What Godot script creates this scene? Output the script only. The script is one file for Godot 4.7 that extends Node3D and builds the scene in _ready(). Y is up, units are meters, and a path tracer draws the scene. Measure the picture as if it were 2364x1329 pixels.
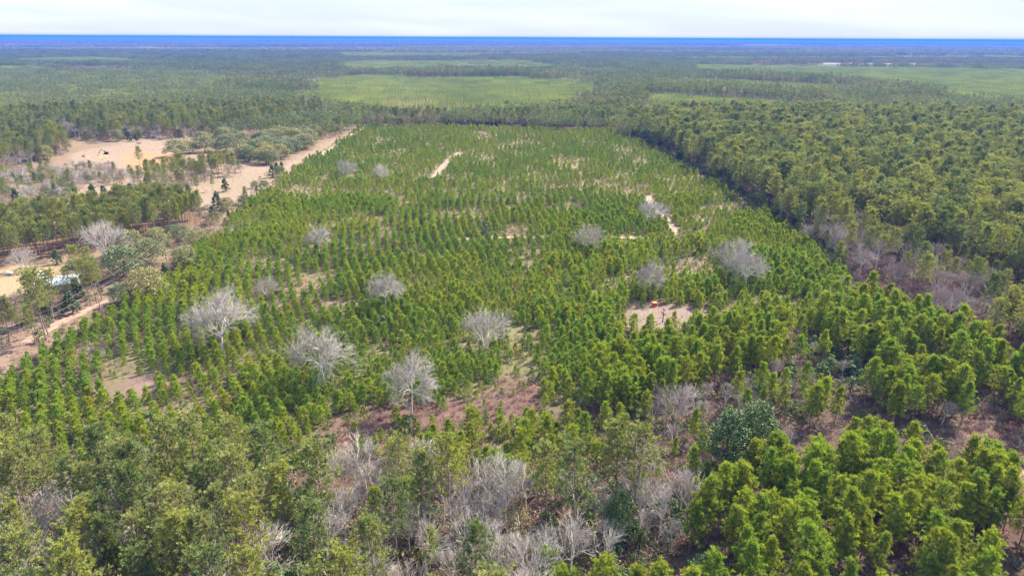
extends Node3D
# Young pine plantation seen from the air; camera 75 m above flat ground, looking along -z.

var rng := RandomNumberGenerator.new()
var wide := FastNoiseLite.new()
var fine := FastNoiseLite.new()
var taken := {}
var kinds := {}
var cam: Camera3D
const VC := 2.0   # vertex colours are stored this many times brighter, the material takes it back


class Shape:
	var v := PackedVector3Array()
	var c := PackedColorArray()

	func tri(a: Vector3, b: Vector3, d: Vector3, col: Color) -> void:
		v.push_back(a); v.push_back(b); v.push_back(d)
		c.push_back(col); c.push_back(col); c.push_back(col)

	func quad(a: Vector3, b: Vector3, d: Vector3, e: Vector3, col: Color) -> void:
		tri(a, b, d, col); tri(a, d, e, col)

	func tube(p: Vector3, q: Vector3, r0: float, r1: float, sides: int, col: Color) -> void:
		var ax := (q - p).normalized()
		var s := ax.cross(Vector3.UP if absf(ax.y) < 0.9 else Vector3.RIGHT).normalized()
		var t := ax.cross(s)
		for i in sides:
			var a0 := TAU * i / sides
			var a1 := TAU * (i + 1) / sides
			var u0 := s * cos(a0) + t * sin(a0)
			var u1 := s * cos(a1) + t * sin(a1)
			if r1 < 0.004:
				tri(p + u0 * r0, p + u1 * r0, q, col)
			else:
				quad(p + u0 * r0, p + u1 * r0, q + u1 * r1, q + u0 * r1, col)

	func box(at: Vector3, size: Vector3, col: Color, b := Basis.IDENTITY) -> void:
		var h := size / 2.0
		var k: Array[Vector3] = []
		for i in 8:
			k.append(at + b * Vector3(h.x if i & 1 else -h.x, h.y if i & 2 else -h.y, h.z if i & 4 else -h.z))
		for f in [[0, 2, 3, 1], [4, 5, 7, 6], [0, 1, 5, 4], [2, 6, 7, 3], [0, 4, 6, 2], [1, 3, 7, 5]]:
			quad(k[f[0]], k[f[1]], k[f[2]], k[f[3]], col)

	func into(m: ArrayMesh, mat: Material) -> void:
		if v.is_empty():
			return
		var a := []
		a.resize(Mesh.ARRAY_MAX)
		a[Mesh.ARRAY_VERTEX] = v
		a[Mesh.ARRAY_COLOR] = c
		m.add_surface_from_arrays(Mesh.PRIMITIVE_TRIANGLES, a)
		m.surface_set_material(m.get_surface_count() - 1, mat)

	func mesh(mat: Material) -> ArrayMesh:
		var m := ArrayMesh.new()
		into(m, mat)
		return m


# ---------------------------------------------------------------- helpers

func rr(a: float, b: float) -> float:
	return rng.randf_range(a, b)

func ball() -> Vector3:
	for i in 8:
		var p := Vector3(rr(-1, 1), rr(-1, 1), rr(-1, 1))
		if p.length_squared() < 1.0 and p.length_squared() > 0.01:
			return p
	return Vector3(0.3, 0.4, 0.1)

func shade(c: Color, amount: float) -> Color:
	var k := 1.0 + rr(-amount, amount)
	var w := rr(-amount, amount) * 0.35
	return Color(c.r * k * (1.0 + w), c.g * k, c.b * k * (1.0 - w))

func vc(c: Color) -> Color:
	return Color(minf(c.r * VC, 1), minf(c.g * VC, 1), minf(c.b * VC, 1))

func numbered(called: String) -> String:
	var n: int = taken.get(called, 0)
	taken[called] = n + 1
	return called if n == 0 else "%s_%03d" % [called, n]

func tag(o: Node, label := "", category := "", group := "", kind := "") -> void:
	for p in [["label", label], ["category", category], ["group", group], ["kind", kind]]:
		if p[1] != "":
			o.set_meta(p[0], p[1])

func base(called: String, at: Vector3, turn := 0.0, size := 1.0) -> Node3D:
	var o := Node3D.new()
	o.name = numbered(called)
	add_child(o)
	o.position = at
	o.rotation.y = turn
	o.scale = Vector3.ONE * size
	return o

func part(called: String, m: Mesh, parent: Node, mat: Material = null) -> MeshInstance3D:
	var o := MeshInstance3D.new()
	o.name = numbered(called) if parent == self else called
	o.mesh = m
	if mat:
		o.material_override = mat
	parent.add_child(o, true)
	return o

func leaf_mat(called: String, tint: Color, rough := 0.7, through := 0.9) -> StandardMaterial3D:
	var m := StandardMaterial3D.new()
	m.resource_name = called
	m.vertex_color_use_as_albedo = true
	m.albedo_color = Color(tint.r / VC, tint.g / VC, tint.b / VC).linear_to_srgb()
	m.roughness = rough
	m.metallic_specular = 0.35
	if through > 0.0:
		m.backlight_enabled = true
		m.backlight = Color(through, through, through * 0.6)
	return m

func plain_mat(called: String, c: Color, rough := 0.85, metal := 0.0) -> StandardMaterial3D:
	var m := StandardMaterial3D.new()
	m.resource_name = called
	m.albedo_color = c.linear_to_srgb()
	m.roughness = rough
	m.metallic = metal
	m.metallic_specular = 0.3
	return m

func noise_tex(seed_: int, freq: float, lo: float, hi: float, octaves := 5) -> NoiseTexture2D:
	var n := FastNoiseLite.new()
	n.seed = seed_
	n.frequency = freq
	n.fractal_octaves = octaves
	n.fractal_gain = 0.62
	var t := NoiseTexture2D.new()
	t.width = 1024
	t.height = 1024
	t.seamless = true
	t.noise = n
	var g := Gradient.new()
	g.set_color(0, Color(lo, lo, lo).linear_to_srgb())
	g.set_color(1, Color(hi, hi * 0.98, hi * 0.95).linear_to_srgb())
	t.color_ramp = g
	return t

func inside(p: Vector2, poly: PackedVector2Array) -> bool:
	return Geometry2D.is_point_in_polygon(p, poly)

func in_view(x: float, z: float, side := 0.0) -> bool:
	return -z > 40.0 and absf(x) < -z * 0.80 + 26.0 + side

func seen(p: Vector3) -> bool:
	var q := cam.global_transform.affine_inverse() * p
	if q.z > -5.0:
		return false
	var k := tan(deg_to_rad(cam.fov) / 2.0)
	return absf(q.x / -q.z) < k * 1.79 and absf(q.y / -q.z) < k * 1.02


# ---------------------------------------------------------------- plants

func tuft(s: Shape, p: Vector3, out: Vector3, size: float, thick: float, n: int, col: Color) -> void:
	var cc := vc(shade(col, 0.22))
	for i in n:
		var d := (ball() * 1.15 + out).normalized()
		var side := d.cross(ball()).normalized() * thick * size
		var root := p - d * size * 0.15
		s.tri(root - side, root + side, p + d * size * rr(0.75, 1.15), cc)

func pine(h: float, bare: float, radius: float, whorl: float, arms: int, per_arm: int, size: float, round_: float, needles: Color, thin := 1.0) -> Dictionary:
	# a straight stem, whorls of limbs, needle tufts on their outer part
	var t := Shape.new()
	var s := Shape.new()
	var bark := Color(1, 1, 1)
	var lean := Vector3(rr(-1, 1), 0, rr(-1, 1)) * h * 0.025
	var r0 := h * 0.011 + 0.025
	var stem := func(y: float) -> Vector3: return lean * pow(y / h, 1.6) + Vector3(0, y, 0) + Vector3(sin(y * 0.5 + lean.x * 9), 0, cos(y * 0.43 + lean.z * 7)) * h * 0.004
	var steps := 7
	for i in steps:
		var y0 := h * i / steps
		var y1 := h * (i + 1) / steps
		t.tube(stem.call(y0) - Vector3(0, 0.15 if i == 0 else 0.0, 0), stem.call(y1), r0 * (1.0 - 0.88 * i / steps), r0 * (1.0 - 0.88 * (i + 1) / steps), 5, bark)
	var y := h * bare
	while y < h * 0.985:
		var k := (y - h * bare) / (h * (1.0 - bare))
		var prof: float = lerpf(pow(1.0 - k, 0.75), sqrt(maxf(0.0, 1.0 - pow(absf(k * 1.35 - 0.42), 2.0))), round_)
		var reach := radius * maxf(prof, 0.16)
		var a0 := rr(0, TAU)
		for j in arms:
			if rng.randf() > thin:
				continue
			var ang := a0 + TAU * j / arms + rr(-0.4, 0.4)
			var length := reach * rr(0.4, 1.25)
			var up := lerpf(0.12, 0.95, k) + rr(-0.12, 0.2)
			var dir := Vector3(cos(ang), up, sin(ang)).normalized()
			var from: Vector3 = stem.call(y)
			var tip := from + dir * length + Vector3(0, length * 0.08, 0)
			if length > 0.8:
				t.tube(from, tip, 0.012 * h * 0.12 + 0.012, 0.006, 3, bark)
			var bunches := maxi(1, per_arm / 3)
			for q in bunches:
				var f := 0.4 + 0.6 * (q + rr(0.45, 1.0)) / bunches
				var heart := from.lerp(tip, f) + ball() * length * 0.2
				var tone := shade(needles, 0.3)
				for w in 3:
					tuft(s, heart + ball() * size * 0.62, dir * 0.6 + Vector3(0, 0.5, 0), size * rr(0.8, 1.25), 0.125, 8, tone)
		y += whorl * rr(0.75, 1.25)
	for i in 5:
		tuft(s, stem.call(h) + ball() * 0.15, Vector3(0, 1.2, 0), size, 0.16, 6, needles)
	return {"trunk": t, "crown": s}

func limb(t: Shape, s: Shape, p: Vector3, dir: Vector3, length: float, r: float, depth: int, spread: float, lift: float, twist: float, kids: int) -> void:
	var mid := p + dir * length * 0.5 + ball() * length * 0.06
	var end := mid + (dir + ball() * twist + Vector3(0, lift * 0.3, 0)).normalized() * length * 0.5
	var into := t if depth >= 3 else s
	var col := Color(1, 1, 1) * rr(0.8, 1.1)
	if depth == 0:
		into.tube(p, end, r, 0.0, 3, col)
		return
	var sides := 5 if depth > 3 else (4 if depth > 2 else 3)
	into.tube(p, mid, r, r * 0.84, sides, col)
	into.tube(mid, end, r * 0.84, r * 0.62, sides, col)
	for i in kids:
		var f := 1.0 if i < 2 else rr(0.35, 0.95)
		var at := end if i < 2 else (p.lerp(mid, f * 2.0) if f < 0.5 else mid.lerp(end, f * 2.0 - 1.0))
		var off := dir.cross(ball()).normalized()
		var nd := (dir + off * spread * rr(0.6, 1.3) + Vector3(0, lift, 0)).normalized()
		limb(t, s, at, nd, length * rr(0.62, 0.86), maxf(r * rr(0.45, 0.66), 0.017), depth - 1, spread, lift, twist, kids)

func bare_tree(h: float, clear: float, limbs: int, spread: float, lift: float, twist: float, kids: int, depth: int, thick := 1.0) -> Dictionary:
	var t := Shape.new()
	var s := Shape.new()
	var r := h * 0.014 * thick + 0.03
	var p := Vector3(0, -0.15, 0)
	var top := Vector3(rr(-0.3, 0.3), h * clear, rr(-0.3, 0.3))
	var mid := top * 0.5 + Vector3(rr(-0.2, 0.2), 0, rr(-0.2, 0.2))
	t.tube(p, mid, r * 1.25, r, 6, Color(0.95, 0.95, 0.95))
	t.tube(mid, top, r, r * 0.86, 6, Color(0.95, 0.95, 0.95))
	var total := 0.0
	for d in depth:
		total += pow(0.74, d)
	var first := h * (1.0 - clear) / total * 1.08
	for i in limbs:
		var a := TAU * i / limbs + rr(-0.4, 0.4)
		var k := spread * rr(0.8, 1.5)
		var dir := Vector3(cos(a) * k, 1.0, sin(a) * k).normalized()
		limb(t, s, top - Vector3(0, rr(0, h * clear * 0.12), 0), dir, first * rr(0.8, 1.1), r * rr(0.5, 0.7), depth - 1, spread, lift, twist, kids)
	limb(t, s, top, Vector3(rr(-0.2, 0.2), 1, rr(-0.2, 0.2)).normalized(), first, r * 0.72, depth - 1, spread, lift, twist, kids)
	return {"trunk": t, "crown": s}

func leaf(s: Shape, p: Vector3, out: Vector3, size: float, col: Color) -> void:
	var n := (ball() + out * 0.8).normalized()
	var a := n.cross(ball()).normalized() * size
	var b := n.cross(a) * 0.55
	s.quad(p - a, p + b, p + a, p - b, vc(shade(col, 0.25)))

func leafy(h: float, w: float, bottom: float, clumps: int, leaves: int, size: float, cols: Array, point := 0.0, limbs := 5) -> Dictionary:
	# trunk and limbs carrying uneven leaf clumps; point 0 is a dome, 1 a cone
	var t := Shape.new()
	var s := Shape.new()
	var r := h * 0.02 + 0.03
	var fork := Vector3(rr(-0.1, 0.1) * h, h * maxf(bottom * 1.3, 0.12), rr(-0.1, 0.1) * h)
	t.tube(Vector3(0, -0.15, 0), fork, r * 1.3, r * 0.9, 6, Color(1, 1, 1))
	for i in clumps:
		var k := pow(rng.randf(), 0.8)
		var y := lerpf(h * bottom, h * 0.97, k)
		var env: float = lerpf(sqrt(maxf(0.04, 1.0 - pow(k * 1.25 - 0.28, 2.0))), 1.05 - k, point)
		var a := rr(0, TAU)
		var d := w * 0.5 * env * sqrt(rr(0.15, 1.0))
		var c := Vector3(cos(a) * d, y, sin(a) * d)
		var cr := w * rr(0.09, 0.19) * (1.0 - 0.4 * point)
		if i < limbs * 2:
			var m := fork.lerp(c, 0.5) + Vector3(0, -0.03 * h, 0) + ball() * w * 0.05
			t.tube(fork, m, r * 0.6, r * 0.34, 4, Color(1, 1, 1))
			t.tube(m, c, r * 0.34, r * 0.1, 3, Color(1, 1, 1))
		var col: Color = cols[rng.randi() % cols.size()]
		for j in leaves:
			var o := ball()
			o = o.normalized() * pow(o.length(), 0.5)
			leaf(s, c + o * Vector3(1, 0.72, 1) * cr, o + Vector3(0, 0.3, 0), size * rr(0.7, 1.25), col)
	return {"trunk": t, "crown": s}

func brush(h: float, w: float, stems: int, col: Color, leaves: int, leafcol: Color) -> Shape:
	var s := Shape.new()
	for i in stems:
		var a := rr(0, TAU)
		var p := Vector3(cos(a), 0, sin(a)) * w * rr(0, 0.3)
		var q := Vector3(cos(a) * w * rr(0.1, 0.55), h * rr(0.5, 1.0), sin(a) * w * rr(0.1, 0.55)) + ball() * 0.1
		var cc := vc(shade(col, 0.3))
		var side := (q - p).cross(ball()).normalized() * rr(0.02, 0.04)
		s.tri(p - side, p + side, q, cc)
		for k in 2:
			var m := p.lerp(q, rr(0.4, 0.8))
			var e := m + ball() * w * 0.28 + Vector3(0, h * 0.15, 0)
			s.tri(m - side * 0.7, m + side * 0.7, e, cc)
	for i in leaves:
		var o := ball()
		leaf(s, Vector3(o.x * w * 0.5, h * (0.45 + 0.45 * o.y), o.z * w * 0.5), Vector3.UP * 0.4, rr(0.07, 0.16), leafcol)
	return s

# A kind of plant: its variants, crown tints and everywhere that one stands
func kind(called: String, variants: Array, bark: Material, tints: Array, h: float, rough := 0.7, through := 0.9) -> void:
	var k := {"variants": [], "bark": bark, "tints": tints, "mats": [], "list": [], "h": h, "called": called}
	for i in tints.size():
		k.mats.append(leaf_mat("%s leaves" % called, tints[i], rough, through))
	var white := leaf_mat("%s leaves" % called, Color(1, 1, 1), rough, through)
	for d in variants:
		var both := ArrayMesh.new()
		d.trunk.into(both, bark)
		d.crown.into(both, white)
		k.variants.append({"trunk": d.trunk.mesh(bark), "crown": d.crown.mesh(white), "both": both})
	kinds[called] = k

func grow(called: String, x: float, z: float, h: float, label := "", tint := -1, variant := -1, width := 1.0, note := "") -> void:
	var k: Dictionary = kinds[called]
	var n: int = k.variants.size()
	k.list.append({
		"p": Vector3(x, 0.0, z), "s": h / k.h, "w": width, "turn": rr(0, TAU), "v": variant if variant >= 0 else rng.randi() % n,
		"t": tint if tint >= 0 else rng.randi() % k.tints.size(), "label": label, "note": note, "lean": Vector2(rr(-1, 1), rr(-1, 1)) * 0.07,
	})

func plant_out(called: String, singles: int, category: String, group: String, rest: String, rest_label: String) -> void:
	# the largest in view each become a thing of trunk and crown; the others share one object
	var k: Dictionary = kinds[called]
	for e in k.list:
		var top: Vector3 = e.p + Vector3(0, k.h * e.s * 0.8, 0)
		e.size = (e.s * k.h / top.distance_to(cam.position)) if seen(top) else 0.0
		if e.note != "":
			e.size += 10.0
	k.list.sort_custom(func(a, b): return a.size > b.size)
	var left := []
	var count := 0
	for e in k.list:
		if count < singles and e.size > 0.0:
			count += 1
			var o := base(called, e.p, e.turn)
			o.basis = Basis(Vector3.RIGHT, e.lean.x) * Basis(Vector3.BACK, e.lean.y) * Basis(Vector3.UP, e.turn) * Basis.from_scale(Vector3(e.s * e.w, e.s, e.s * e.w))
			part("trunk", k.variants[e.v].trunk, o)
			part("crown", k.variants[e.v].crown, o, k.mats[e.t])
			tag(o, e.note if e.note != "" else described(called, e, k.h), category, group if e.note == "" else "")
		else:
			left.append(e)
	if left.is_empty():
		return
	var host := base(rest, Vector3.ZERO)
	tag(host, rest_label, category, "", "stuff")
	for v in k.variants.size():
		var mine := left.filter(func(e): return e.v == v)
		if mine.is_empty():
			continue
		scatter(called, k.variants[v].both, mine, k.tints, host)

const TONES := {
	"young_pine": ["green", "yellow green", "deep green", "pale green", "fresh green", "yellowing"], "stand_pine": ["green", "yellow green", "deep green", "pale green", "fresh green"],
	"tall_pine": ["green", "yellow green", "deep green", "pale green", "dark green"], "bare_tree": ["grey", "whitish", "dull grey", "pinkish grey", "purplish"],
	"live_oak": ["olive", "pale olive", "dark olive", "tan olive"], "magnolia": ["dark", "dark"], "red_cedar": ["dark", "dark", "brownish"],
	"shrub": ["green", "pale green", "dark green"], "tan_hardwood": ["tan", "russet", "olive tan"],
}
func described(called: String, e: Dictionary, h: float) -> String:
	var m: float = e.s * h / h
	var big := "small " if m < 0.72 else ("large " if m > 1.0 else "")
	return big + TONES[called][e.t] + " " + e.label

func scatter(called: String, m: Mesh, list: Array, tints: Array, host: Node) -> void:
	var mm := MultiMesh.new()
	mm.transform_format = MultiMesh.TRANSFORM_3D
	mm.use_colors = true
	mm.mesh = m
	mm.instance_count = list.size()
	for i in list.size():
		var e: Dictionary = list[i]
		var b := Basis(Vector3.UP, e.turn) * Basis.from_scale(Vector3(e.s * e.w, e.s, e.s * e.w))
		if e.has("lean"):
			b = Basis(Vector3.RIGHT, e.lean.x) * Basis(Vector3.BACK, e.lean.y) * b
		mm.set_instance_transform(i, Transform3D(b, e.p))
		var c: Color = tints[e.t]
		var j := rr(0.86, 1.14)
		mm.set_instance_color(i, Color(c.r * j, c.g * j, c.b * j))
	var o := MultiMeshInstance3D.new()
	o.name = called
	o.multimesh = mm
	o.set_meta("kind", "stuff")
	host.add_child(o, true)


# ---------------------------------------------------------------- zones, in metres on the ground (x, z)

var plantation := PackedVector2Array([Vector2(-121.3, -130.9), Vector2(-117.2, -139.9), Vector2(-115.8, -158.3), Vector2(-111.9, -194.0), Vector2(-118.6, -257.0), Vector2(-127.0, -339.7), Vector2(-132.1, -453.2), Vector2(-135.5, -627.5), Vector2(91.2, -596.5), Vector2(105.7, -433.4), Vector2(112.7, -339.9), Vector2(113.1, -281.3), Vector2(113.9, -232.7), Vector2(112.3, -212.8), Vector2(79.0, -171.8), Vector2(47.3, -163.0), Vector2(25.0, -149.0), Vector2(11.0, -128.5), Vector2(6.9, -118.3), Vector2(-22.9, -110.6), Vector2(-38.1, -106.4), Vector2(-59.4, -101.1), Vector2(-88.9, -99.6), Vector2(-97.2, -99.6)])
var opening := PackedVector2Array([Vector2(-41.4, -117.9), Vector2(-35.1, -128.1), Vector2(-17.1, -131.9), Vector2(5.9, -142.2), Vector2(7.3, -126.7), Vector2(-15.1, -113.6), Vector2(-35.2, -110.5)])
var bushy := PackedVector2Array([Vector2(7.2, -224.8), Vector2(63.9, -257.7), Vector2(96.5, -236.0), Vector2(109.9, -210.7), Vector2(79.0, -171.8), Vector2(47.3, -163.0), Vector2(25.0, -149.0), Vector2(10.1, -128.5), Vector2(2.1, -161.1)])
var patch_a := PackedVector2Array([Vector2(-94.4, -139.1), Vector2(-89.8, -144.5), Vector2(-82.7, -141.3), Vector2(-79.7, -134.2), Vector2(-85.7, -131.3), Vector2(-91.1, -134.1)])
var patch_b := PackedVector2Array([Vector2(-23.3, -215.2), Vector2(1.2, -224.7), Vector2(-0.2, -191.8), Vector2(-20.4, -184.7)])
var feeder_yard := PackedVector2Array([Vector2(30.0, -180.4), Vector2(34.3, -188.1), Vector2(42.7, -191.7), Vector2(50.3, -191.1), Vector2(53.3, -184.9), Vector2(48.8, -176.5), Vector2(40.7, -169.3), Vector2(34.2, -172.7)])
var right_front := PackedVector2Array([Vector2(4.1, -67.8), Vector2(19.4, -80.9), Vector2(33.1, -93.7), Vector2(43.4, -103.1), Vector2(49.7, -117.1), Vector2(74.1, -132.8), Vector2(101.1, -152.2), Vector2(97.4, -127.5), Vector2(83.5, -107.3), Vector2(86.1, -95.1), Vector2(91.7, -81.4), Vector2(76.2, -47.1), Vector2(5.5, -46.8)])
var right_strip := PackedVector2Array([Vector2(79.6, -170.3), Vector2(102.2, -196.8), Vector2(112.7, -170.7), Vector2(118.3, -141.2), Vector2(121.4, -120.9), Vector2(103.8, -116.0), Vector2(102.0, -127.5), Vector2(100.8, -149.8), Vector2(83.8, -145.1)])
var right_mid := PackedVector2Array([Vector2(15.5, -137.1), Vector2(24.8, -147.9), Vector2(45.5, -160.3), Vector2(71.0, -166.0), Vector2(69.8, -148.3), Vector2(44.9, -137.4), Vector2(27.2, -126.0), Vector2(13.3, -122.4)])
var centre_front := PackedVector2Array([Vector2(-25.3, -105.8), Vector2(-15.0, -112.8), Vector2(1.7, -113.7), Vector2(10.5, -119.9), Vector2(23.2, -117.7), Vector2(18.6, -102.9), Vector2(8.7, -94.6), Vector2(-5.9, -97.3), Vector2(-21.0, -98.9)])
var swamp := PackedVector2Array([Vector2(-106.3, -93.7), Vector2(-86.1, -95.6), Vector2(-57.5, -96.9), Vector2(-35.9, -98.8), Vector2(-20.9, -98.3), Vector2(-5.8, -95.6), Vector2(7.9, -93.5), Vector2(20.7, -101.7), Vector2(31.9, -94.7), Vector2(19.4, -80.9), Vector2(4.6, -67.8), Vector2(5.2, -42.9), Vector2(-77.9, -42.6)])
var bramble := PackedVector2Array([Vector2(21.9, -126.8), Vector2(37.3, -138.3), Vector2(49.9, -134.5), Vector2(50.2, -118.7), Vector2(33.1, -93.7), Vector2(21.1, -83.6), Vector2(18.8, -99.2)])
var right_wood := PackedVector2Array([Vector2(96.2, -605.5), Vector2(110.1, -446.4), Vector2(115.4, -342.9), Vector2(115.3, -279.9), Vector2(116.9, -241.5), Vector2(120.9, -213.0), Vector2(122.2, -183.1), Vector2(124.6, -150.1), Vector2(135.3, -113.3), Vector2(178.3, -121.4), Vector2(546.8, -479.9), Vector2(482.6, -661.7), Vector2(335.9, -666.3), Vector2(257.7, -677.4), Vector2(197.3, -685.9), Vector2(127.3, -651.0)])
var right_bare := PackedVector2Array([Vector2(114.9, -258.5), Vector2(145.8, -292.8), Vector2(143.5, -241.9), Vector2(160.4, -201.4), Vector2(135.2, -165.3), Vector2(118.2, -178.3), Vector2(109.8, -204.6)])
var dark_gap := PackedVector2Array([Vector2(78.4, -170.3), Vector2(88.9, -181.1), Vector2(84.9, -145.1), Vector2(74.1, -132.8), Vector2(50.2, -118.7), Vector2(44.9, -137.4), Vector2(69.8, -148.3)])
var track_margin := PackedVector2Array([Vector2(98.8, -132.1), Vector2(104.7, -130.3), Vector2(102.3, -111.6), Vector2(95.4, -102.2), Vector2(92.0, -103.5), Vector2(88.2, -111.5)])
var left_pines := PackedVector2Array([Vector2(-197.7, -220.8), Vector2(-177.6, -225.8), Vector2(-164.4, -233.5), Vector2(-151.9, -247.1), Vector2(-131.4, -270.8), Vector2(-133.5, -289.1), Vector2(-150.5, -309.5), Vector2(-177.2, -292.8), Vector2(-204.6, -264.2), Vector2(-220.9, -250.0)])
var left_wood := PackedVector2Array([Vector2(-362.6, -399.0), Vector2(-292.0, -410.7), Vector2(-301.9, -469.8), Vector2(-343.7, -541.3), Vector2(-300.3, -514.7), Vector2(-289.0, -543.1), Vector2(-261.2, -534.4), Vector2(-238.7, -578.8), Vector2(-208.3, -618.3), Vector2(-180.7, -666.6), Vector2(-205.1, -759.9), Vector2(-356.6, -739.2), Vector2(-493.8, -675.6), Vector2(-543.6, -611.6)])
var pasture := PackedVector2Array([Vector2(-259.6, -278.0), Vector2(-222.5, -289.7), Vector2(-180.2, -298.2), Vector2(-149.3, -311.3), Vector2(-128.6, -320.5), Vector2(-129.7, -375.0), Vector2(-134.2, -482.5), Vector2(-131.0, -624.4), Vector2(-139.0, -627.3), Vector2(-140.8, -529.0), Vector2(-141.9, -467.1), Vector2(-143.8, -414.6), Vector2(-176.0, -433.6), Vector2(-232.3, -485.4), Vector2(-261.2, -534.4), Vector2(-286.5, -538.3), Vector2(-300.5, -469.8), Vector2(-263.0, -401.6), Vector2(-295.8, -393.9), Vector2(-346.1, -379.6)])
var bare_soil := PackedVector2Array([Vector2(-264.8, -470.9), Vector2(-233.8, -475.6), Vector2(-214.7, -437.4), Vector2(-219.9, -406.9), Vector2(-236.7, -416.6)])
var lawn := PackedVector2Array([Vector2(-187.2, -193.0), Vector2(-154.9, -193.4), Vector2(-150.8, -199.1), Vector2(-150.3, -213.4), Vector2(-146.7, -232.2), Vector2(-141.1, -248.4), Vector2(-150.9, -245.4), Vector2(-163.5, -232.0), Vector2(-176.3, -223.9), Vector2(-204.0, -212.6)])
var verge := PackedVector2Array([Vector2(-120.7, -125.5), Vector2(-118.3, -141.4), Vector2(-117.9, -159.8), Vector2(-118.1, -188.5), Vector2(-117.4, -207.5), Vector2(-120.0, -237.8), Vector2(-121.1, -280.6), Vector2(-127.0, -366.8), Vector2(-128.6, -320.5), Vector2(-128.3, -280.4), Vector2(-126.5, -222.8), Vector2(-130.1, -193.7), Vector2(-135.9, -176.8), Vector2(-147.6, -159.5)])
var far_rows := [
	PackedVector2Array([Vector2(-390.0, -1000.9), Vector2(-393.4, -1147.8), Vector2(-302.5, -1411.6), Vector2(5.0, -1438.2), Vector2(120.6, -1277.7), Vector2(132.5, -1067.7), Vector2(86.6, -851.8), Vector2(42.8, -722.7), Vector2(-14.2, -680.8), Vector2(-149.7, -706.1), Vector2(-204.1, -784.0), Vector2(-305.0, -917.5)]),
	PackedVector2Array([Vector2(-1334.0, -1487.3), Vector2(-840.5, -1574.3), Vector2(-697.9, -1511.4), Vector2(-570.5, -1419.9), Vector2(-409.2, -1077.5), Vector2(-403.2, -885.8), Vector2(-401.0, -737.1), Vector2(-493.8, -675.6), Vector2(-589.9, -642.6)]),
	PackedVector2Array([Vector2(519.4, -2078.9), Vector2(957.6, -1951.4), Vector2(1577.7, -1726.9), Vector2(772.5, -831.4), Vector2(530.0, -851.8), Vector2(523.0, -979.0), Vector2(533.1, -1130.8), Vector2(422.7, -1354.0), Vector2(405.3, -1615.9)]),
	PackedVector2Array([Vector2(305.9, -1344.7), Vector2(406.1, -1299.5), Vector2(547.3, -1131.7), Vector2(431.5, -988.4), Vector2(333.7, -1063.0), Vector2(275.0, -1173.8)]),
	PackedVector2Array([Vector2(176.5, -944.9), Vector2(239.5, -992.2), Vector2(321.3, -912.8), Vector2(370.1, -843.7), Vector2(265.7, -749.9), Vector2(172.5, -745.7), Vector2(145.9, -832.5)]),
	PackedVector2Array([Vector2(110.5, -1735.1), Vector2(258.6, -1822.6), Vector2(253.1, -1641.3), Vector2(108.3, -1550.1)]), PackedVector2Array([Vector2(-1618.6, -2275.7), Vector2(-1511.5, -2534.1), Vector2(-1321.1, -2461.7), Vector2(-1005.1, -1955.2), Vector2(-1298.4, -1918.7)]),
]
var far_belts := [
	PackedVector2Array([Vector2(-411.1, -1016.0), Vector2(-416.0, -1096.0), Vector2(-298.8, -1057.5), Vector2(-279.4, -976.4), Vector2(-341.4, -957.7)]), PackedVector2Array([Vector2(-220.6, -1434.6), Vector2(-76.3, -1497.5), Vector2(48.6, -1441.9), Vector2(140.6, -1124.0), Vector2(134.9, -1050.4), Vector2(110.7, -1252.2), Vector2(4.8, -1377.0), Vector2(-209.2, -1359.2)]),
	PackedVector2Array([Vector2(196.3, -1054.3), Vector2(323.3, -1028.7), Vector2(401.2, -917.1), Vector2(367.7, -838.1), Vector2(287.3, -910.9), Vector2(185.0, -959.5)]), PackedVector2Array([Vector2(401.3, -1425.0), Vector2(479.6, -1401.4), Vector2(592.2, -1195.9), Vector2(565.1, -1132.9), Vector2(489.0, -1210.5), Vector2(377.0, -1336.7)]),
	PackedVector2Array([Vector2(524.1, -1111.2), Vector2(556.3, -1043.0), Vector2(553.5, -900.0), Vector2(526.6, -846.1), Vector2(498.1, -909.5), Vector2(498.8, -1056.2)]),
]
var far_fields := [
	PackedVector2Array([Vector2(-1225.9, -1840.0), Vector2(-915.4, -1821.6), Vector2(-829.4, -1638.0), Vector2(-941.4, -1584.5), Vector2(-1159.5, -1742.0)]), PackedVector2Array([Vector2(1029.9, -2398.3), Vector2(1384.8, -2364.9), Vector2(1337.2, -2282.7), Vector2(977.1, -2273.8)]), PackedVector2Array([Vector2(403.7, -2274.7), Vector2(521.5, -2252.2), Vector2(495.0, -2108.3), Vector2(378.4, -2094.1)]),
	PackedVector2Array([Vector2(-227.5, -2051.9), Vector2(187.0, -2137.4), Vector2(175.7, -2006.5), Vector2(-211.2, -1902.8)]), PackedVector2Array([Vector2(1957.5, -2984.0), Vector2(2352.5, -2986.5), Vector2(2159.1, -2738.7), Vector2(1796.7, -2736.6)]), PackedVector2Array([Vector2(-2893.0, -5080.0), Vector2(-2452.3, -5240.2), Vector2(-2274.3, -4857.8), Vector2(-2688.8, -4719.7)]),
]


# ---------------------------------------------------------------- the scene

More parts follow.
